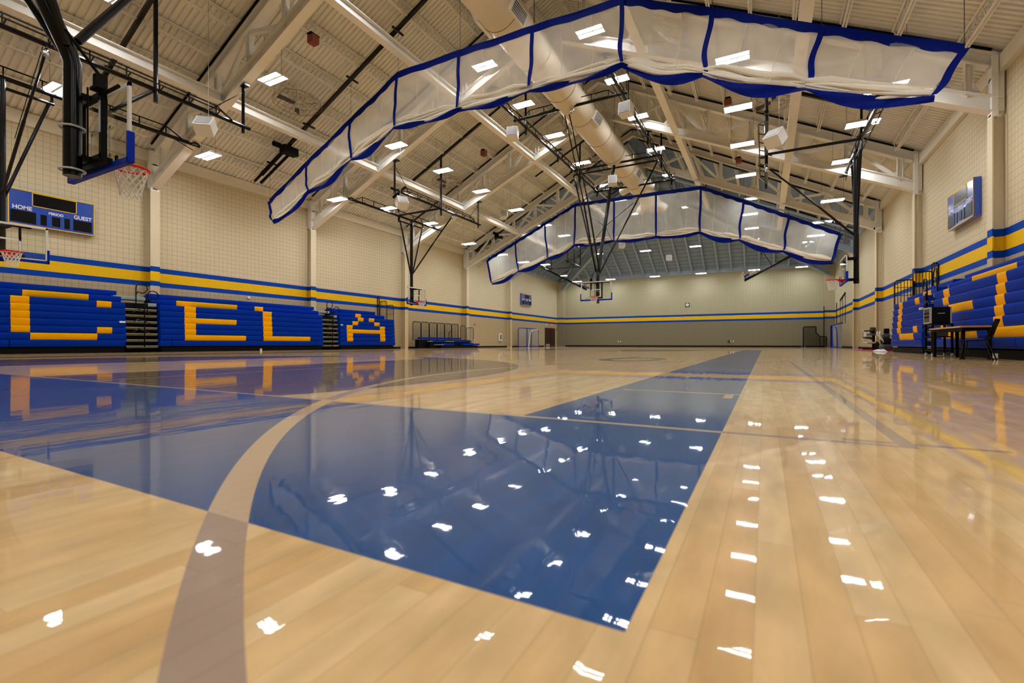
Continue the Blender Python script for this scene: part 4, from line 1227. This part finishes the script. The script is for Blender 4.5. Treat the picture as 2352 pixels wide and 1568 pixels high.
SPK = [((-7.15, 8.7, 7.3), 40, 40, 'tilted white loudspeaker below the first big beam at left'), ((-7.15, 18.0, 7.3), 60, 40, 'tilted white loudspeaker left of the side-court hoop frame'),
       ((8.95, 18.3, 7.3), -30, 45, 'large tilted white loudspeaker between the right hoop frames'), ((-1.6, 19.2, 10.0), 20, 15, 'white loudspeaker below the near curtain, left of the duct'),
       ((3.6, 19.4, 10.0), -10, 5, 'white loudspeaker right of the duct, under the near curtain peak'), ((.6, 27.8, 10.1), 15, 15, 'white loudspeaker beside the mid-court mast, left of the duct end'),
       ((-8.3, 30.3, 9.8), 50, 20, 'small white loudspeaker over the left slope before the far curtain'), ((-3.2, 44.0, 9.6), 30, 15, 'white loudspeaker seen through the far curtain'),
       ((.2, 49.0, 8.9), 0, 10, 'white loudspeaker under the grey roof in front of the end wall')]
for l_, rz_, ti, lb in SPK: spk(l_, R(rz_), R(-ti), lb, .52)

def fan(loc, label):
    t = thing('caged_fan', loc, label, 'fan', 'caged ceiling fans'); t.scale = (1.25, 1.25, 1.1)
    mb = MB()
    for r_, z_ in ((.78, 0), (.74, .16), (.55, .24), (.4, -.2), (.6, -.14), (.2, -.22)):
        mb.tube([(r_ * math.cos(a), r_ * math.sin(a), z_) for a in [2 * math.pi * j / 28 for j in range(28)]], .006, 4, True)
    for j in range(18):
        a = 2 * math.pi * j / 18
        mb.tube([(c_ * math.cos(a), c_ * math.sin(a), z_) for c_, z_ in ((.05, .26), (.55, .24), (.76, .12), (.78, 0), (.6, -.14), (.1, -.22))], .004, 4)
    mb.build('cage', M['ductseam'], t)
    mb = MB()
    for j in range(3):
        a = 2 * math.pi * j / 3 + .4
        c_, s_ = math.cos(a), math.sin(a)
        mb.quad((.1 * c_ - .06 * s_, .1 * s_ + .06 * c_, .03), (.68 * c_ - .09 * s_, .68 * s_ + .09 * c_, .04), (.7 * c_ + .07 * s_, .7 * s_ - .07 * c_, -.04), (.1 * c_ + .05 * s_, .1 * s_ - .05 * c_, -.03))
    o = mb.build('fan_blade', M['darkgrey'], t); so = o.modifiers.new('s', 'SOLIDIFY'); so.thickness = .008
    MB().tube([(0, 0, -.1), (0, 0, .16)], .11, 12).build('motor', M['white'], t, smooth=True)
    MB().tube([(0, 0, .16), (0, 0, .9)], .02, 6).build('drop_rod', M['joist'], t)
fan((-9.0, 13.5, 10.6), 'caged ceiling fan left of the near curtain')
fan((-9.15, 24.5, 10.55), 'caged ceiling fan behind the left side-court hoop frame')
fan((9.0, 22.8, 10.6), 'caged ceiling fan above the right side-court hoop frame')
for k, (x_, y_, lb) in enumerate(((-6.78, 12.5, 'under the left slope near the top of the picture'), (-6.72, 25.0, 'under the left slope, past the near curtain'),
                                  (7.08, 25.0, 'under the right slope below the near curtain'), (7.19, 33.1, 'under the right slope before the far curtain'))):
    t = thing('sensor_box', (x_, y_, roof(x_) - .62), 'small red-brown box %s' % lb, 'box', 'small red-brown boxes on the joists')
    MB().box(-.16, .16, -.16, .16, -.3, 0).build('casing', M['redbox'], t, bevel=.02); MB().box(-.12, .12, -.2, .2, 0, .06).build('bracket', M['shadow_black'], t)

# ------------------------------------------------------------------ right-hand furniture
t = thing('folding_table', (12.78, 15.1, 0), 'wood-topped table with black legs in front of the right bleachers', 'table')
MB().box(-.3, .3, -1.15, 1.15, .71, .745).build('tabletop', M['woodtop'], t, bevel=.006)
MB().box(-.26, .26, -1.1, 1.1, .65, .708).build('apron', M['matt'], t)
for sx in (-1, 1):
    for sy in (-1, 1): MB().box(sx * .22 - .03, sx * .22 + .03, sy * 1.0 - .03, sy * 1.0 + .03, 0, .66).build('leg', M['matt'], t)
mb = MB(); mb.tube([(.1, 0, .68), (.1, .15, .3), (.02, .1, .03), (-.1, -.4, .02)], .008, 5); mb.build('cable', M['matt'], t)

t = thing('stacking_chair', (12.62, 13.55, 0), 'black stacking chair by the near end of the table', 'chair', rz=R(66))
# local: faces +y
MB().grid(lambda u, v: ((u - .5) * .44, -.2 + .42 * v, .44 + .012 * math.cos((u - .5) * 3) + (.03 * max(0, .2 - v) / .2) - .02 * v), 8, 8).build('seat', M['matt'], t, smooth=True)
o = t.children[-1]; so = o.modifiers.new('s', 'SOLIDIFY'); so.thickness = .025
o = MB().grid(lambda u, v: ((u - .5) * .42 * (1 - .1 * v), -.22 - .1 * v - .04 * (1 - (2 * u - 1) ** 2), .52 + .34 * v), 8, 8).build('backrest', M['matt'], t, smooth=True)
so = o.modifiers.new('s', 'SOLIDIFY'); so.thickness = .02
for sx in (-1, 1):
    MB().tube([(sx * .22, .22, 0), (sx * .2, .16, .42), (sx * .2, -.16, .43)], .012, 7).build('leg', M['black'], t, smooth=True)
    MB().tube([(sx * .23, -.28, 0), (sx * .2, -.15, .43), (sx * .19, -.24, .6), (sx * .18, -.33, .84)], .012, 7).build('leg', M['black'], t, smooth=True)

t = thing('equipment_cart', (12.85, 16.95, 0), 'tall black wheeled cart under the amplifier case', 'cart')
mb = MB()
for sx in (-1, 1):
    for sy in (-1, 1): mb.box(sx * .2 - .025, sx * .2 + .025, sy * .3 - .025, sy * .3 + .025, .1, .9)
mb.box(-.22, .22, -.33, .33, .86, .9); mb.box(-.22, .22, -.33, .33, .52, .55); mb.box(-.22, .22, -.33, .33, .14, .18)
mb.build('cart_frame', M['matt'], t)
MB().box(-.15, .15, -.2, .2, .55, .66).build('shelf_unit', M['darkgrey'], t)
for sx in (-1, 1):
    for sy in (-1, 1): MB().tube([(sx * .2 - .02, sy * .3, .05), (sx * .2 + .02, sy * .3, .05)], .05, 12).build('caster', M['grey'], t, smooth=True)
t = thing('amplifier_case', (12.83, 16.95, .9), 'black amplifier rack case on the cart, grey control panel on its side', 'amplifier')
MB().box(-.22, .2, -.3, .3, .0, .44).build('case_body', M['matt'], t, bevel=.012)
mb = MB()
for a in ((-.3, .3, .0, .04), (-.3, .3, .4, .44), (-.3, -.26, 0, .44), (.26, .3, 0, .44)): mb.box(-.235, -.215, a[0], a[1], a[2], a[3])
mb.build('edge_trim', M['grey'], t)
o = MB().box(-.228, -.22, -.25, .25, .05, .39).build('control_panel', M['darkgrey'], t)
for i in range(4):
    for j in range(2): MB().tube([(-.228, -.18 + .12 * i, .28 - .1 * j), (-.25, -.18 + .12 * i, .28 - .1 * j)], .018, 8).build('knob', M['matt'], o)
mb = MB(); mb.box(.185, .21, -.315, -.29, .0, .44); mb.box(-.232, -.2, -.315, -.29, 0, .44); mb.build('corner_trim', M['grey'], t)
MB().box(-.075, .075, -.306, -.3, .26, .278).build('name_plate', M['grey'], t)
# small white plug on the floor at the right bleachers and a left one
for l_, lb in (((13.25, 14.6, .02), 'small white outlet low on the black base of the right bleachers'), ((-13.35, 14.75, 0), 'small white post at the foot of the gold L bank')):
    o = MB().box(-.035, .035, -.035, .035, 0, .11).build('floor_outlet', M['white']); o.location = l_; tag(o, lb, 'outlet')

# exercise machine, towel, mats at the far right
t = thing('weight_bench', (13.75, 31.0, 0), 'dark exercise machine with pads standing on the red mat', 'exercise machine', rz=R(15))
mb = MB()
mb.box(-.12, .02, -.55, .5, .03, .09); mb.box(-.1, 0, -.05, .05, .08, 1.0); mb.box(-.35, .25, -.5, -.42, .03, .08); mb.box(-.35, .25, .4, .48, .03, .08)
mb.tube([(-.05, 0, .9), (-.3, -.1, 1.05), (-.42, -.15, 1.0)], .03, 8); mb.tube([(-.05, 0, .9), (.1, .25, 1.15)], .03, 8)
mb.tube([(-.05, 0, .55), (-.35, -.3, .62)], .035, 8)
mb.build('machine_frame', M['matt'], t)
for a in ((-.55, -.38, -.25, -.02, .98, 1.06), (-.5, -.2, -.2, .12, .6, .72), (-.1, .15, .15, .32, .85, 1.22), (-.28, -.05, -.3, .25, .78, .88)):
    MB().box(*a).build('pad', M['darkgrey'], t, bevel=.03)
MB().box(-.5, .0, -.35, .15, .34, .44).build('seat', M['grey'], t, bevel=.04)
MB().tube([(-.1, -.35, .25), (-.02, -.35, .25)], .2, 18).build('flywheel', M['matt'], t, smooth=True)
t = thing('padded_bag', (13.6, 27.6, 0), 'dark bag draped with white towels beside the small right bleacher bank', 'bag')
MB().box(-.2, .2, -.45, .4, .0, .32).build('bag_body', M['darkgrey'], t, bevel=.08)
MB().box(-.16, .18, -.38, .3, .28, .62).build('bag_body', M['matt'], t, bevel=.1)
MB().box(-.14, .14, -.3, .22, .58, .84).build('bag_body', M['darkgrey'], t, bevel=.09)
MB().box(-.1, .1, -.3, -.1, .82, 1.05).build('bag_top', M['matt'], t, bevel=.04)
for s_, k in ((-.3, .5), (.22, .35)):
    o = MB().grid(lambda u, v, s_=s_, k=k: (-.27 - .04 * math.sin(6 * v) + .1 * v, s_ + .16 * (u - .5) * (1 + v) + .12 * v, .92 - k * (1 - (1 - v) ** 1.4)), 4, 10).build('towel', M['towel'], t, smooth=True)
    so = o.modifiers.new('s', 'SOLIDIFY'); so.thickness = .02
o = MB().box(13.05, 14.3, 26.6, 32.6, 0, .035).build('exercise_mat', M['matred']); tag(o, 'flat red mat on the floor under the exercise machine', 'mat')
o = MB().box(13.3, 14.5, 32.8, 35.2, 0, .03).build('exercise_mat', M['matblue']); tag(o, 'flat light blue mat beyond the red mat', 'mat')
o = MB().grid(lambda u, v: (12.95 + .32 * v + .05 * math.sin(5 * u), 25.35 + 1.1 * u, .012 + .16 * math.sin(math.pi * u) * math.sin(math.pi * v) * (.7 + .3 * math.sin(9 * u))), 12, 6).build('white_cloth', M['towel'], smooth=True)
tag(o, 'crumpled off-white cloth on the floor at the corner of the small right bleacher bank', 'cloth')
